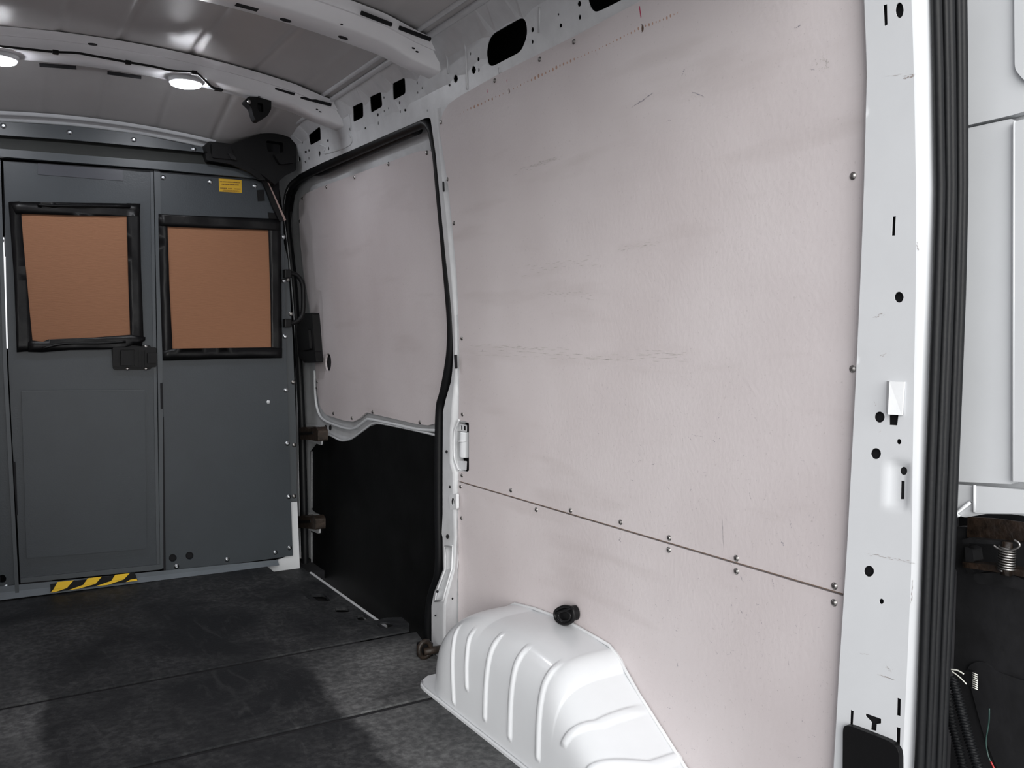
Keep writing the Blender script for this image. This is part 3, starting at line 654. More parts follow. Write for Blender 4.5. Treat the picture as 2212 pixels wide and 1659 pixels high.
plate('trim_edge', rnd(B([(445, 330), (510, 343), (560, 372), (575, 388), (562, 388), (540, 372), (500, 354), (446, 345)], YB-.09), .006), [], ony(YB-.085), BLACK, ct, .02, 0)
st = plate('corner_strut', B([(562, 383), (577, 392), (600, 444), (616, 476), (604, 478), (589, 446), (572, 402)], YB-.03), [], ony(YB-.03), BLACK, None, .02, 0)
thing(st, 'slanting black strut from the corner trim down to the cardboard on the right panel', 'strut')
plate('pale_edge', B([(577, 391), (580, 393), (618, 475), (614, 477)], YB-.03), [], ony(YB-.031), mat('pale_edge', (.28, .2, .18), .5), st, .012, 0)
# ---- grab handle and lock housing at the door's front edge
gh = empty('grab_handle', (1.30, YB, 1.2)); thing(gh, 'black D-shaped grab handle right of the bulkhead', 'handle')
fix(tube('bar', [(hb(u, v, YB-.03)[0], YB-.03, hb(u, v, YB-.03)[1]) for u, v in spl([(619, 592), (633, 591), (645, 598), (653, 612), (655, 630), (655, 665), (652, 682), (643, 693), (630, 698), (620, 698)], 4)], .011, BLACK, None, 10), gh)
for v in (592, 698):
    q = hb(620, v, YB-.01); fix(box('foot', (q[0]-.02, YB-.045, q[1]-.02), (q[0]+.012, YB-.002, q[1]+.02), BLACK, None, .004), gh)
lk = empty('lock_housing', (1.36, 4.0, .95)); thing(lk, 'black plastic lock housing at the front edge of the sliding door', 'lock housing')
def boxw(name, px, o0, o1, mt, par, r=.01): return fix(plate(name, rnd(W(px, o0), r), [], onwall(o0), mt, None, o1-o0, 0), par)
boxw('body', [(653, 676), (674, 676), (682, 782), (658, 784), (645, 770), (641, 712)], .005, .05, BLACK, lk)
boxw('cover', [(648, 712), (666, 710), (669, 755), (652, 757)], -.008, .01, BLACK, lk)
boxw('lower_lip', [(645, 762), (680, 758), (683, 783), (664, 784)], -.012, .02, BLACK, lk)
# ================================================================== SLIDING DOOR
DX = .055
d2 = empty('door_2', (1.47, 3.4, -.05)); struct(d2)
d2['label'] = 'sliding side door seen from inside'
ply_px = [(646, 440), (648, 429), (656, 420), (702, 400), (766, 377), (838, 351), (905, 326), (928, 325), (942, 331), (955, 338), (1000, 336), (1010, 700), (1000, 860), (975, 888), (955, 905), (940, 915), (925, 919), (900, 916), (800, 893), (791, 891), (775, 905), (763, 911), (745, 909), (722, 902), (703, 895), (692, 880), (685, 850), (681, 790), (677, 740), (668, 660), (657, 600), (650, 540), (646, 480)]
ply_hole = W(oval(709, 783, 6.5, 20), DX-.012)
lowc = [(672, 1000), (671, 958), (672, 944), (700, 941), (735, 954), (752, 952), (766, 946), (800, 920), (812, 917), (830, 919), (945, 944), (1000, 955)]
skin = W([(600, 470), (610, 420), (640, 380), (700, 340), (900, 262), (935, 262), (990, 300), (1010, 700), (1000, 1420), (900, 1420), (640, 1262)], DX+.01)
fix(plate('door_skin', [(2.6, -.25), (4.56, -.25), (4.56, 1.95), (2.6, 1.95)], [], onwall(DX+.012), SEALW, None, .003, .12), d2)
o = fix(plate('plywood_liner', W(ply_px, DX-.012), [ply_hole], onwall(DX-.012), PLY, None, .009, .12), d2); o['label'] = 'white-faced plywood on the upper door'
for (u, v) in [(653, 429), (647, 478), (705, 404), (766, 383), (839, 354), (922, 330), (720, 893), (760, 903), (805, 890), (907, 912), (684, 838), (685, 825)]:
    a = hw(u, v, DX-.013); fix(place('screw', SC_DOOR, (XX(a[1])+DX-.0125, a[0], a[1]), (-1, 0, 0)), d2)
a = hw(709, 783, DX-.01); fix(plate('hole_back', W(oval(709, 783, 9, 26), DX), [], onwall(DX+.004), VOID, None, .002, 0), d2)
# frame lip along the panel bottom
low_px = [(672, 1240), (672, 1146), (685, 1150), (693, 1152), (693, 1112), (680, 1106), (672, 1098)]+lowc[:0]+[(671, 975), (684, 958), (694, 962), (697, 942), (710, 940), (735, 953), (752, 952), (766, 946), (800, 921), (812, 917), (830, 919), (945, 944), (1000, 955), (1000, 1430), (900, 1430)]
LW = W(low_px, DX-.004); LW[-1] = (LW[-1][0], -.24); LW[-2] = (LW[-2][0], -.24); LW.append((LW[0][0], -.24))
o = fix(plate('lower_liner', LW, [], onwall(DX-.004), BLKPLY, None, .008, 0), d2); o['label'] = 'black lower door panel'
for pp, rr in ([(697, 940), (712, 940), (735, 951), (752, 950), (766, 943), (800, 918), (812, 914), (830, 916), (890, 928), (945, 941), (960, 944)], .005), ([(674, 1244), (674, 1150)], .004), ([(674, 1098), (674, 975)], .004), ([(680, 800), (681, 850), (686, 885), (697, 905), (720, 917), (750, 926), (768, 924), (790, 908), (800, 906), (850, 916), (900, 927), (945, 930)], .007):
    fix(tube('frame_lip', [(XX(b)+DX-.004, a_, b) for a_, b in W(spl(pp, 4), DX-.004)], rr, WHITE, None, 8), d2)
for (u, v) in [(703, 924), (713, 924)]: fix(plate('hole_shade', W(oval(u, v, 2.5, 6), DX+.009), [], onwall(DX+.009), VOID, None, .002, 0), d2)  # dark discs colour in the shade of two holes
for (du, dv) in [(0, 0), (-5, 191)]:
    q = [(p[0]+du, p[1]+dv) for p in [(661, 915), (690, 921), (697, 935), (693, 962), (664, 950)]]
    hb_ = fix(plate('hinge_bracket', rnd(W(q, DX-.012), .01), [], onwall(DX-.012), SEALW, None, .012, 0), d2)
    q = [(p[0]+du, p[1]+dv) for p in [(648, 924), (662, 922), (670, 926), (684, 922), (689, 930), (689, 953), (668, 950), (650, 949)]]
    hc = fix(plate('hinge_arm', rnd(W(q, -.03), .008), [], onwall(-.035), RUST, None, .05, 0), d2); hc['label'] = 'rusty brown door catch'
    q = [(p[0]+du, p[1]+dv) for p in [(648, 934), (676, 932), (676, 938), (648, 940)]]
    fix(plate('hinge_groove', W(q, -.036), [], onwall(-.038), BLACK, None, .004, 0), d2)
# ================================================================== WALL LININGS
LO = -.010
joint = [hw(990, 1040, LO), hw(1820, 1285, LO)]
jz = lambda y: joint[0][1]+(joint[1][1]-joint[0][1])*(y-joint[0][0])/(joint[1][0]-joint[0][0])
topl = W([(949, 280), (951, 262), (957, 243), (968, 226), (985, 213), (1007, 200), (1079, 159), (1247, 75), (1314, 39), (1395, -4)], LO)
yend = .99
lf = W([(968, 400), (978, 500), (987, 600), (991, 700), (992, 900)], LO)
notch = W([(1006, 910), (1013, 915), (1013, 1016), (1008, 1020), (996, 1018)], LO)
up = topl+[(yend, topl[-1][1]-.015), (yend, jz(yend)+.002), (hw(991, 1041, LO)[0], jz(2.6)+.002)]+[hw(991, 1019, LO)]+list(reversed(notch))+[hw(991, 908, LO)]+list(reversed(lf[:4]))
vhole = [W(oval(1099, 197, 2.6, 6.5), LO), W(oval(1386, 61, 4.5, 9.5), LO)]
wp = plate('wall_panel', up, vhole, onwall(LO), PLY, None, .009, .1)
thing(wp, 'large upper white-faced plywood wall lining with rust dots and scuffs', 'wall panel')
for q in vhole:
    c = (sum(p[0] for p in q)/len(q), sum(p[1] for p in q)/len(q))
    plate('rusty_hole', [(c[0]+(p[0]-c[0])*1.5, c[1]+(p[1]-c[1])*1.4) for p in q], [], onwall(LO+.006), mat('hole_rust', (.10, .06, .04), .7), wp, .002, 0)
lo_ = [(hw(990, 1045, LO)[0], jz(2.6)-.002), (yend, jz(yend)-.002), (yend, .0), (hw(990, 1400, LO)[0], .0)]
wp2 = plate('wall_panel', lo_, [], onwall(LO), PLY, None, .009, .1)
thing(wp2, 'lower plywood wall lining behind the wheel arch, below the long seam', 'wall panel')
for a_ in (0,): 
    raw('panel_edge', [(XX(.6)+LO-.0004, joint[0][0], joint[0][1]+.0032), (XX(.6)+LO-.0004, joint[1][0]-.02, jz(joint[1][0]-.02)+.0032), (XX(.6)+LO-.0004, joint[1][0]-.02, jz(joint[1][0]-.02)+.0015), (XX(.6)+LO-.0004, joint[0][0], joint[0][1]+.0015)], [[0, 1, 2, 3]], PLYE, wp)
for (u, v) in [(967, 387), (981, 482), (998, 731), (999, 895), (998, 1027), (1240, 90), (1166, 128), (1069, 174), (953, 264), (1104, 1059), (1233, 1103), (1341, 1128), (1446, 1162), (1591, 1206), (1803, 1266), (1843, 380), (1842, 797)]:
    a_ = hw(u, v, LO); place('screw', SC_WALL, (XX(a_[1])+LO-.0004, a_[0], a_[1]), (-1, 0, 0), wp)
for (u, v) in [(995, 1051), (997, 1119), (1159, 1101), (1445, 1188), (1591, 1234), (1802, 1302)]:
    a_ = hw(u, v, LO); place('screw', SC_WALL, (XX(a_[1])+LO-.0004, a_[0], a_[1]), (-1, 0, 0), wp2)
def marks(name, polys, mt, parent, off=LO):
    vs, fs = [], []
    for q in polys:
        k = len(vs)
        for (u, v) in q:
            a_ = hw(u, v, off-.0004); vs.append((XX(a_[1])+off-.0004, a_[0], a_[1]))
        fs.append(list(range(k, k+len(q))))
    o = raw(name, vs, fs, mt, parent); return o
rng = random.Random(8)
dots = []
for i in range(62):                         # row of rust dots parallel to the top edge
    u = 994+i*7.7; v = interp([(994, 245), (1098, 197), (1166, 163), (1220, 137), (1310, 98), (1386, 59), (1446, 36), (1480, 20)], u)
    k = {(0, 4): .5, (4, 10): 1.0, (10, 16): .45, (16, 20): .35, (20, 33): 1.05, (33, 44): .4, (44, 52): .8, (52, 62): 1.0}
    s = next(sv for (a_, b_), sv in k.items() if a_ <= i < b_)*rng.uniform(.5, 1.15)
    if 1380 < u < 1392 or 1094 < u < 1104: continue
    if u > 1455: s *= .35
    dots.append(oval(u, v+rng.uniform(-1, 1), 1.6*s+.4, 3.6*s+.6, 7))
marks('rust_dots', dots, RUSTD, wp)
marks('red_pencil_tick', [[(1051, 192), (1052.4, 192), (1053, 200), (1051.8, 200)], [(1094.2, 172), (1095.6, 172), (1096, 178), (1095, 178)], [(1380, 13), (1382, 13), (1385.5, 37), (1383.8, 39)]], RED, wp)
scf = []
def streak(u0, v0, u1, v1, wd, n=9, jit=2, lst=scf):
    for i in range(n):
        t = i/n+rng.uniform(0, .5)/n; L_ = (rng.uniform(.5, 1.3) if n < 6 else rng.uniform(1.2, 2.4))/n; du, dv = u1-u0, v1-v0; ln = math.hypot(du, dv); nx, ny = -dv/ln, du/ln
        j = rng.uniform(-jit, jit); w_ = wd*rng.uniform(.4, 1.1)*(1-abs(2*t-1)**2*.6)
        a_ = (u0+du*t+nx*j, v0+dv*t+ny*j); b_ = (u0+du*(t+L_)+nx*j, v0+dv*(t+L_)+ny*j); c_ = ((a_[0]+b_[0])/2, (a_[1]+b_[1])/2)
        lst.append([a_, (c_[0]+nx*w_, c_[1]+ny*w_), b_, (c_[0]-nx*w_, c_[1]-ny*w_)])
streak(1362, 236, 1408, 202, 1.6, 9, 2); streak(1471, 165, 1478, 151, 1.8, 4, 1); streak(1494, 197, 1518, 208, 1.6, 6, 1.5); streak(1715, 62, 1729, 54, 1.8, 4, 1)
streak(1749, 148, 1760, 150, 2, 4, 1.5); streak(1438, 263, 1448, 260, .8, 3, .5); streak(1133, 341, 1145, 339, .8, 5, 2)
streak(1559, 1100, 1563, 1180, .35, 10, .5); streak(1706, 1120, 1709, 1140, .9, 5, 1); streak(1686, 1165, 1692, 1178, 1.6, 4, 1.5); streak(1667, 1248, 1671, 1266, 1.3, 4, .8); streak(1600, 1240, 1602, 1252, 1.1, 4, .8)
streak(1618, 1062, 1622, 1078, .8, 3, .6); streak(1599, 1317, 1603, 1325, 1.2, 3, 1); streak(1611, 1322, 1614, 1330, 1, 3, 1); streak(1641, 1335, 1646, 1345, 1.1, 3, 1); streak(1486, 943, 1494, 951, .7, 3, .4); streak(1494, 938, 1514, 943, .8, 4, 1)
for _ in range(95):
    u = rng.uniform(1350, 1800); v = rng.uniform(850, 1500)
    if u < 1500 and v > 1400: continue
    an = rng.uniform(-1.4, 1.6); l_ = rng.uniform(2, 8); streak(u, v, u+l_*math.cos(an), v+l_*math.sin(an), rng.uniform(.4, 1.0), 2, .5)
for _ in range(45):
    u = rng.uniform(1010, 1500); v = rng.uniform(560, 1040); l_ = rng.uniform(1, 4); streak(u, v, u+l_, v+rng.uniform(-1, 1), rng.uniform(.5, .9), 1, .3)
marks('scuff_marks', scf, SCUFF, wp)
s2 = []
streak(1105, 376, 1215, 338, 1.2, 26, 5, s2); streak(1150, 356, 1200, 343, 1.3, 18, 3, s2); streak(1330, 540, 1420, 524, 1.2, 20, 5, s2)
streak(1110, 590, 1290, 560, 1.1, 30, 12, s2); streak(1160, 630, 1280, 640, 1.1, 24, 8, s2); streak(1010, 745, 1220, 755, 1.2, 30, 3, s2); streak(1010, 762, 1480, 775, 1.2, 46, 7, s2); streak(1370, 760, 1480, 765, 1.3, 16, 6, s2)
for _ in range(40):
    t = rng.uniform(0, 6.28); r_ = rng.uniform(8, 17); u = 1772+r_*math.cos(t)*1.1; v = 139+r_*math.sin(t); streak(u, v, u+4, v-2, 1.0, 1, .3, s2)
marks('faint_scuffs', s2, SCUFFL, wp)
s3 = []
streak(1338, 1160, 1340, 1172, 2.5, 3, 1.5, s3)
for _ in range(60):
    u = rng.uniform(1400, 1800); v = rng.uniform(1330, 1640)
    if v-1410 > (u-1345)*1.9: continue
    an = rng.uniform(-.5, 1.7); l_ = rng.uniform(2, 9); streak(u, v, u+l_*math.cos(an), v+l_*math.sin(an), rng.uniform(.4, .9), 2, .5, s3)
marks('scuff_marks', s3, SCUFF, wp2)
# scratches on the white pillar
s4 = []
streak(1908, 165, 1975, 160, .7, 5, 4, s4); streak(1950, 172, 1973, 163, 2, 7, 2, s4); streak(1884, 686, 1908, 678, .9, 8, 3, s4); streak(1900, 770, 1912, 763, .9, 6, 4, s4); streak(1888, 865, 1892, 876, 1.2, 5, 2, s4)
streak(1872, 1196, 1975, 1216, .7, 22, 2.5, s4); streak(1894, 1456, 1928, 1468, 1.1, 8, .8, s4); streak(1910, 1440, 1926, 1450, .7, 10, 5, s4); streak(1971, 1250, 1969, 1300, .9, 9, 2, s4); streak(1855, 1411, 1878, 1415, .7, 5, 1, s4)
streak(1981, 521, 1984, 538, 1, 6, 2, s4); streak(1897, 934, 1903, 931, 1, 2, .5, s4)
marks('scratches', s4, mat('scratch', (.33, .29, .28), .7), wr, PO)
# ================================================================== WHEEL ARCH
XI = 1.17
Hs = 0.285
def arch(side=1):
    y0, y1 = 1.36, 2.475                     # rear and front ends on the floor
    ribs = []
    def H(y):
        if y > 2.14: t = (y-2.14)/(2.475-2.14); return Hs*max(0, 1-t**2.6)**.75
        if y > 1.78: return Hs+.012*math.sin((y-1.78)/.36*math.pi)
        t = (1.78-y)/(1.78-1.36); return Hs*max(0, 1-t) if t > .15 else Hs*(1-.85*(t*t)/.15*1.0)
    def f(s, t):
        # s: along y rear -> front, t: cross-section from wall (0) to floor (1)
        y = y0+(y1-y0)*(1-(1-s)**1.0)
        h = H(y); xi = XI
        if y > 2.26:
            q = (y-2.26)/(y1-2.26); xi = XI+(1.42-XI)*(1-max(0, 1-q**2.6)**(1/2.6))
        w_ = 1.409-xi; e = .42
        if t > .5: pz = .864*(1-(t-.5)/.5); px = (1-pz**(2/e))**(e/2)
        else: px = .864*t/.5; pz = (1-px**(2/e))**(e/2)
        x = 1.409-w_*px; z = h*pz
        # slope: side face leans a little outwards towards the top
        x += .02*(z/Hs)
        n = Vector((-(px**1.5), 0, pz**1.5)); n = n.normalized() if n.length > 0 else Vector((-1, 0, 0))
        d = 0
        for (yb, yt, zb, ztop, wd) in RIBS:
            zz = z-.0+(.0 if px > .97 else 0)
            arc = z if px > .985 else Hs*.93+(1.19-x)*-1+.0
            # length up the section: side height, then inward over the shoulder
            L = z+max(0, x-XI-.02)
            if L < zb or L > ztop: continue
            k = (L-zb)/(ztop-zb); yc = yb+(yt-yb)*min(1, L/.24)
            g_ = max(0, 1-abs((y-yc)/wd)**3); fade = min(1, (L-zb)/.012)*min(1, (ztop-L)/.06)
            d = max(d, g_*fade)
        p = Vector((x, y, z))+n*.0055*d
        return (p.x, p.y, max(p.z, .001)) if side == 1 else (2*XM-p.x, p.y, max(p.z, .001))
    return f
def sidept(u, v): return hx(u, v, XI+.005)
RIBS = []
for (b, t_, ztop) in [((1050, 1560), (1042, 1420), .33), ((1104, 1602), (1095, 1450), .34), ((1165, 1647), (1155, 1495), .35)]:
    pb_, pt_ = sidept(*b), sidept(*t_); RIBS.append((pb_[0], pt_[0]+0, pb_[1], ztop, .011))
for (b, t_, ztop) in [((985, 1525), (964, 1455), .28), ((1016, 1500), (994, 1440), .29)]:
    pb_, pt_ = sidept(*b), sidept(*t_); RIBS.append((pb_[0]-.0, pt_[0], pb_[1], ztop, .010))
pb_ = sidept(1196, 1632); RIBS.append((pb_[0]+.015, pb_[0]-.075, pb_[1]+.03, .40, .012)); RIBS.append((pb_[0]-.085, pb_[0]-.19, pb_[1]+.0, .38, .012))
wa = grid('wheel_arch', arch(), 340, 120, WHITE)
thing(wa, 'glossy white ribbed metal wheel arch on the floor against the lower plywood', 'wheel arch')
plate('floor_flange', [(XI-.008, 1.3), (XI-.008, 2.39), (XI-.004, 2.425), (XI+.012, 2.455), (XI+.05, 2.485), (1.405, 2.49), (1.405, 1.3)], [], onz(.006), WHITE, wa, .006, 0)
tube('floor_bead', [(XI-.004, y, .006) for y in (1.3, 1.7, 2.1, 2.38)]+[(XI, 2.425, .006), (XI+.014, 2.452, .006)], .0045, WHITE, wa, 8)
tube('wall_flange', [(1.404, y, z+.004) for y, z in [(1.36, 0), (1.66, .20), (1.745, .268), (1.78, .286), (1.97, .297), (2.14, .286), (2.25, .272), (2.33, .23), (2.39, .17)]], .005, SEALW, wa, 6)
gus = plate('arch_gusset', W([(1104, 1330), (1130, 1309), (1180, 1328), (1200, 1345), (1120, 1345)], LO-.006), [], onwall(LO-.006), WHITE, wa, .008, 0)
grid('wheel_arch_left', arch(-1), 60, 24, WHITE, wl)
# ================================================================== FLOOR MATS
def mats(pts, holes, label):
    o = plate('floor_mat', pts, holes, onz(0), MATF, None, .006, .2); thing(o, label, 'floor mat', 'rubber floor mats'); return o
g1, g2 = 2.911, 2.338
tab = [hf(*p) for p in [(745, 1352), (800, 1343), (836, 1334), (868, 1333), (884, 1347)]]
a_h = [hf(*p) for p in oval(832, 1350, 17, 6)]
m1_ = mats([(-.48, g1+.015), (hf(884, 1362)[0], g1+.015), tab[4], tab[3], tab[2], tab[1], (1.165, tab[0][1]), (1.161, 4.105), (-.48, 4.105)], [a_h], 'black rubber floor mat in front of the bulkhead, with a tab into the door step')
m2_ = mats([(-.48, g2+.013), (1.40, g2+.013), (1.40, 2.56), (1.33, 2.60), (1.33, 2.68), (hf(910, 1372)[0], g1-.012), (-.48, g1-.012)], [], 'dusty black rubber floor mat between the two cross seams')
m3_ = mats([(-.48, .93), (XI+.02, .93), (XI+.02, g2-.015), (-.48, g2-.015)], [], 'scratched black rubber floor mat nearest the camera, beside the wheel arch')
# ================================================================== THINGS ON THE ROOF
def lamp(x, y, label):
    z = 2.13-.085*((x-XM)/.785)**2-.057
    e = empty('ceiling_lamp', (x, y, z)); thing(e, label, 'lamp', 'round roof lamps')
    fix(tube('housing', [(x, y, z+.002), (x, y, z-.010), (x, y, z-.016)], lambda t: .064 if t < .9 else .056, SEALW, None, 28), e)
    fix(tube('lens', [(x, y, z-.014), (x, y, z-.020), (x, y, z-.024)], lambda t: .054 if t < .6 else .042, LED, None, 28), e)
def bz(u, v):                               # ray to the underside of the front bow
    d = ray(u, v); t = .5
    p = solve(u, v, lambda q: q.z-(2.13-.085*((q.x-XM)/.785)**2-.070)); return p
p = bz(401, 180); lamp(p.x, p.y, 'round lit lamp on the front roof bow, the right one of the two')
p = bz(-4, 128); lamp(p.x, p.y, 'round lit lamp on the front roof bow, cut off by the left photo edge')
cb = [bz(u, v) for u, v in [(-60, 98), (0, 106), (60, 112), (120, 118), (165, 120), (200, 126), (277, 140), (330, 149), (372, 158), (420, 162)]]
wpts = [Vector((q.x, q.y, 2.13-.085*((q.x-XM)/.785)**2-.061)) for q in cb]+[Vector((q.x, q.y, 2.13-.085*((q.x-XM)/.785)**2-.061)) for q in (bz(440, 176), bz(458, 193), bz(474, 199))]
ca = tube('lamp_cable', spl([tuple(q) for q in wpts], 4), .0042, BLACK, None, 6)
thing(ca, 'black cable clipped along the front roof bow between the lamps', 'cable')
for i in (3, 6, 9):
    q = wpts[i]; box('cable_clip', (q.x-.010, q.y-.008, q.z-.008), (q.x+.010, q.y+.008, q.z+.006), BLACK, ca, .003)
q = wpts[-1]; box('cable_plug', (q.x-.02, q.y-.008, q.z-.005), (q.x+.012, q.y+.01, q.z+.008), BLACK, ca, .003)
# black bracket hanging from the bow
c0 = bz(560, 214); yb = c0.y+.02
pxs = [(528, 218), (537, 208), (560, 209), (586, 217), (586, 236), (578, 250), (560, 261), (552, 259), (547, 248), (543, 232)]
bk = plate('roof_bracket', rnd(B(pxs, yb), .006), [rnd(B([(556, 222), (568, 224), (569, 243), (558, 240)], yb), .004)], ony(yb), BLACK, None, .05, 0)
thing(bk, 'black plastic bracket hanging from the front roof bow near the door corner', 'bracket')
plate('bracket_back', B([(550, 216), (574, 218), (574, 246), (552, 244)], yb+.03), [], ony(yb+.03), VOID, bk, .003, 0)
q = hb(538, 220, yb); place('bracket_screw', SC_DOOR, (q[0], yb-.001, q[1]), (0, -1, 0), bk)
# ================================================================== LASHING RINGS, COVERS
lr = empty('lashing_ring', (1.34, 1.98, .33)); thing(lr, 'black D-shaped lashing ring on the plywood just above the wheel arch', 'lashing ring')
RO = LO-.028
fix(plate('base_plate', rnd(W([(1199, 1324), (1203, 1316), (1213, 1312), (1232, 1309), (1239, 1324), (1238, 1340), (1222, 1346), (1206, 1341), (1200, 1334)], RO), .01), [], onwall(RO+.004), BLACK, None, .018, 0), lr)
fix(tube('ring', [(XX(b)+RO-.006, a_, b) for a_, b in W(spl([(1200, 1320), (1218, 1310), (1236, 1314), (1240, 1330), (1236, 1342), (1222, 1348), (1208, 1344), (1200, 1335)], 5, True), RO-.006)], .0045, BLACK, None, 8, True), lr)
fix(tube('inner_ring', [(XX(b)+RO-.003, a_, b) for a_, b in W(spl([(1207, 1326), (1222, 1320), (1232, 1328), (1230, 1338), (1220, 1342), (1210, 1337)], 5, True), RO-.003)], .0022, DARKM, None, 6, True), lr)
fix(tube('hinge_bar', [(XX(.3)+RO-.006, a_, b) for a_, b in W([(1202, 1323), (1234, 1314)], RO-.006)], .0035, BLACK, None, 6), lr)
q = hf(918, 1402, .03)
l2 = empty('lashing_eye', (q[0], q[1], 0)); thing(l2, 'dark rusty lashing eye at the foot of the door pillar', 'lashing ring')
fix(tube('ring', [(q[0]+.022*math.cos(t)-.005, q[1]-.01, .033+.028*math.sin(t)) for t in [i*math.pi/6 for i in range(12)]], .009, RUST, None, 8, True), l2)
fix(tube('stub', [(q[0]-.01, q[1]-.012, .026), (q[0]+.055, q[1]-.018, .026)], .013, RUST, None, 10), l2)
fix(box('block', (q[0]-.02, q[1]-.005, 0), (q[0]+.03, q[1]+.03, .05), BLACK, None, .006), l2)
cv = plate('access_cover', rnd(W([(1824, 1720), (1825, 1566), (1840, 1566), (1930, 1601), (1947, 1620), (1946, 1760)], PO-.006), .014), [], lambda a_, b, t: Vector((XX(b)+PO-.012+t, a_, b)), BLACK, None, .014, 0)
thing(cv, 'black plastic cover at the bottom of the white rear pillar', 'cover')
md = cv.modifiers.new('bev', 'BEVEL'); md.width = .003; md.segments = 2; md.limit_method = 'ANGLE'
# ================================================================== OPEN REAR DOOR (beyond the seal)
XD = 1.545
d3 = empty('door_3', (XD, .8, 0)); struct(d3); d3['label'] = 'white rear door swung open beyond the seal'
def D(name, px, x, th, mt, r=.004, step=0): return fix(plate(name, rnd(X_(px, x), r) if r else X_(px, x), [], onx(x), mt, None, th, step), d3)
D('upper_panel', [(1990, -260), (2300, -330), (2300, 215), (2185, 249), (2088, 271), (1990, 292)], XD, .02, WHITE)
D('middle_panel', [(1990, 300), (2086, 278), (2186, 256), (2191, 262), (2187, 1046), (2063, 1040), (1990, 1034)], XD+.004, .02, WHITE)
D('edge_channel', [(2193, 262), (2300, 236), (2300, 1046), (2188, 1040)], XD-.004, .02, WHITE)
D('raised_edge', [(2190, -80), (2320, -120), (2320, 170), (2214, 176), (2192, 150)], XD-.008, .012, WHITE, .01)
D('backing', [(1960, -300), (2400, -400), (2400, 1140), (1960, 1080)], XD+.026, .01, WHITE, 0)
D('lower_panel', [(1990, 1040), (2063, 1046), (2210, 1059), (2300, 1068), (2300, 1112), (2130, 1110), (2085, 1118), (2066, 1112), (1990, 1100)], XD+.002, .02, WHITE)
D('lower_fold', [(2104, 1049), (2300, 1066), (2300, 1110), (2104, 1108)], XD-.002, .01, WHITE)
for (p_, q_) in [((2190, 262), (2188, 1040)), ((2104, 1048), (2103, 1106))]:
    a_, b_ = hx(*p_, XD-.004), hx(*q_, XD-.004)
    fix(tube('fold_line', [(XD-.002, a_[0], a_[1]), (XD-.002, b_[0], b_[1])], .003, WHITE, None, 6), d3)
a_, b_, c_ = hx(2098, 1085, XD), hx(2068, 1107, XD), hx(2074, 1116, XD)
fix(tube('fold_line', [(XD-.002, *a_), (XD-.003, *b_), (XD-.003, *c_)], .0035, WHITE, None, 6), d3)
# dark rear end behind and below: lamp recess lining
D('dark_lining', [(1940, 1100), (2400, 1105), (2400, 2100), (1940, 2000)], XD+.05, .01, mat('recess_black', (.007, .007, .008), .5, noise=.5, nscale=12, bump=.4, bscale=20), 0)
#D('recess_fold', [(2130, 1290), (2180, 1260), (2230, 1300), (2230, 1420), (2175, 1400), (2140, 1350)], XD+.03, .02, mat('recess_black', (.007, .007, .008)), .02)
D('recess_fold', [(2085, 1440), (2120, 1425), (2150, 1450), (2300, 1500), (2300, 1760), (2170, 1700), (2125, 1590)], XD+.044, .006, mat('recess_black', (.007, .007, .008)), .02)
# door check with its coil spring
dc = empty('door_check', (XD-.02, .8, .6)); thing(dc, 'black greasy rear door hinge and check arm with coil spring', 'door hinge')
def C_(name, px, x, th, mt, r=.003): return fix(plate(name, rnd(X_(px, x), r), [], onx(x), mt, None, th, 0), dc)
C_('mounting_plate', [(2090, 1116), (2150, 1120), (2230, 1131), (2230, 1170), (2150, 1168), (2089, 1162)], XD-.012, .004, GREASE)
C_('hinge_leaf', [(2064, 1138), (2090, 1138), (2092, 1165), (2080, 1175), (2080, 1220), (2092, 1240), (2072, 1238), (2062, 1228)], XD-.008, .02, DARKM)
C_('upper_arm', [(2078, 1166), (2090, 1162), (2150, 1168), (2230, 1176), (2230, 1184), (2150, 1176), (2078, 1173)], XD-.03, .03, DARKM)
C_('lower_arm', [(2078, 1214), (2100, 1216), (2150, 1221), (2230, 1236), (2230, 1250), (2140, 1234), (2080, 1226)], XD-.028, .026, GREASE)
C_('arm_shell', [(2084, 1180), (2100, 1186), (2104, 1214), (2086, 1216)], XD-.02, .03, DARKM)
C_('lower_bracket', [(2100, 1240), (2150, 1236), (2195, 1244), (2230, 1262), (2230, 1290), (2190, 1270), (2140, 1262), (2108, 1262)], XD-.022, .03, DARKM, .01)
sa, sb = hx(2176, 1180, XD-.03), hx(2174, 1232, XD-.03)
pts = [(XD-.03+.0125*math.cos(t*2*math.pi*9.5), sa[0]+.0125*math.sin(t*2*math.pi*9.5), sa[1]+(sb[1]-sa[1])*t) for t in [i/190 for i in range(191)]]
fix(tube('spring', pts, .0016, STEELD, None, 6), dc)
fix(tube('spring_pin', [(XD-.03, sa[0], sa[1]+.008), (XD-.03, sb[0], sb[1]-.008)], .009, GREASE, None, 10), dc)
fix(tube('spring_hook', [(XD-.042, *hx(u, v, XD-.042)) for u, v in spl([(2146, 1178), (2158, 1186), (2176, 1189), (2192, 1186), (2202, 1180), (2200, 1172), (2190, 1167)], 4)], .002, STEELD, None, 6), dc)
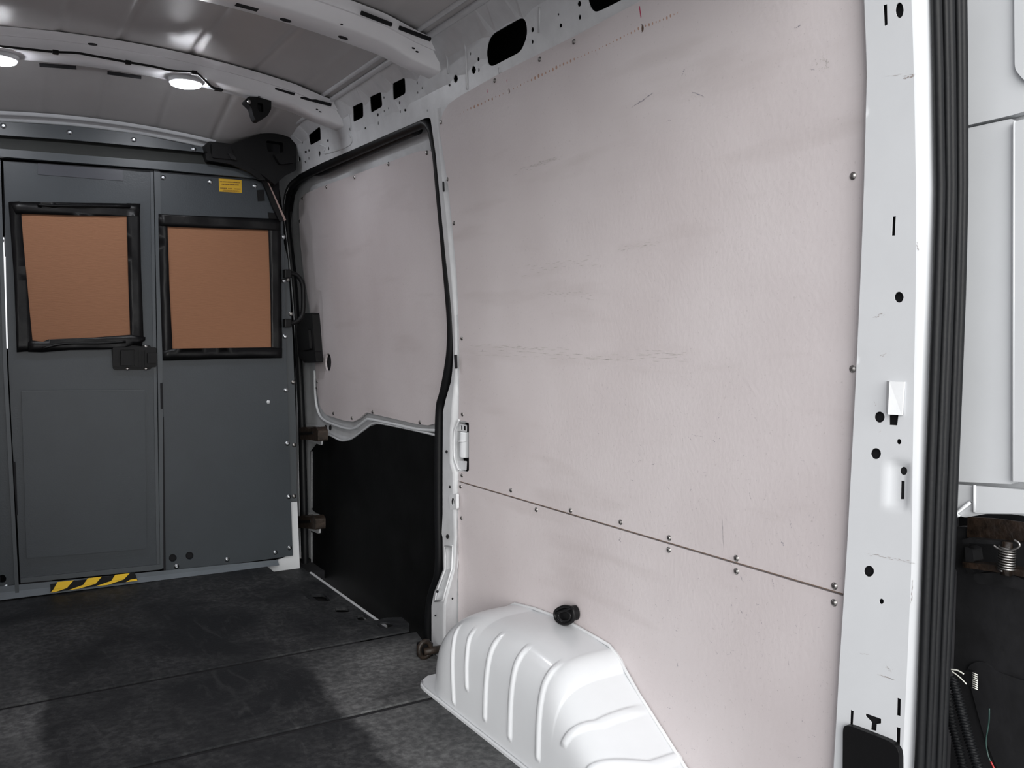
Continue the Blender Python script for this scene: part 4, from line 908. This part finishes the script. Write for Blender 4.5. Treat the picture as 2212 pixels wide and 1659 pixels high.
# corrugated conduits and wires
def conduit(px, x, r, pitch, label, mt=RUB):
    pts = [Vector((x, *hx(u, v, x))) for u, v in spl(px, 24)]
    ds = [0]
    for a_, b_ in zip(pts, pts[1:]): ds.append(ds[-1]+(b_-a_).length)
    tot = ds[-1]; n = int(tot/pitch*6); P = []
    for i in range(n+1):
        s = tot*i/n; j = 0
        while j < len(ds)-2 and ds[j+1] < s: j += 1
        k = (s-ds[j])/max(1e-9, ds[j+1]-ds[j]); P.append(pts[j].lerp(pts[j+1], k))
    o = tube('corrugated_hose', P, lambda t: r*(.88+.16*math.cos(t*n/6*2*math.pi)), mt, None, 14)
    thing(o, label, 'cable conduit'); return o
conduit([(2056, 1462), (2062, 1480), (2078, 1540), (2095, 1600), (2120, 1680), (2140, 1740)], XD-.03, .0095, .0052, 'black corrugated cable hose hanging beside the rear seal, the thicker nearer one')
conduit([(2048, 1500), (2056, 1560), (2072, 1620), (2090, 1700)], XD+.0, .0085, .0052, 'second black corrugated hose, half hidden behind the nearer one')
wires = empty('wire_bundle', (XD-.03, .8, .2)); thing(wires, 'thin white, green and red wires with a small connector in the dark recess', 'wiring')
for px, mt, r in [([(2054, 1446), (2068, 1448), (2082, 1456)], WIREW, .0014), ([(2056, 1450), (2072, 1462), (2088, 1478)], WIREW, .0012), ([(2137, 1530), (2136, 1560), (2130, 1600), (2134, 1630), (2140, 1645)], WIREG, .0014), ([(2140, 1645), (2146, 1657), (2150, 1670)], WIRER, .0016)]:
    fix(tube('wire', [(XD-.03, *hx(u, v, XD-.03)) for u, v in spl(px, 5)], r, mt, None, 6), wires)
for dv in range(8):
    fix(tube('connector_rib', [(XD-.03, *hx(2101, 1453+dv*4.5, XD-.03)), (XD-.03, *hx(2112, 1458+dv*4.5, XD-.03))], .0011, WIREW, None, 5), wires)
fix(plate('connector', rnd(X_([(2082, 1448), (2100, 1452), (2104, 1486), (2090, 1482)], XD-.026), .002), [], onx(XD-.026), BLACK, None, .012, 0), wires)
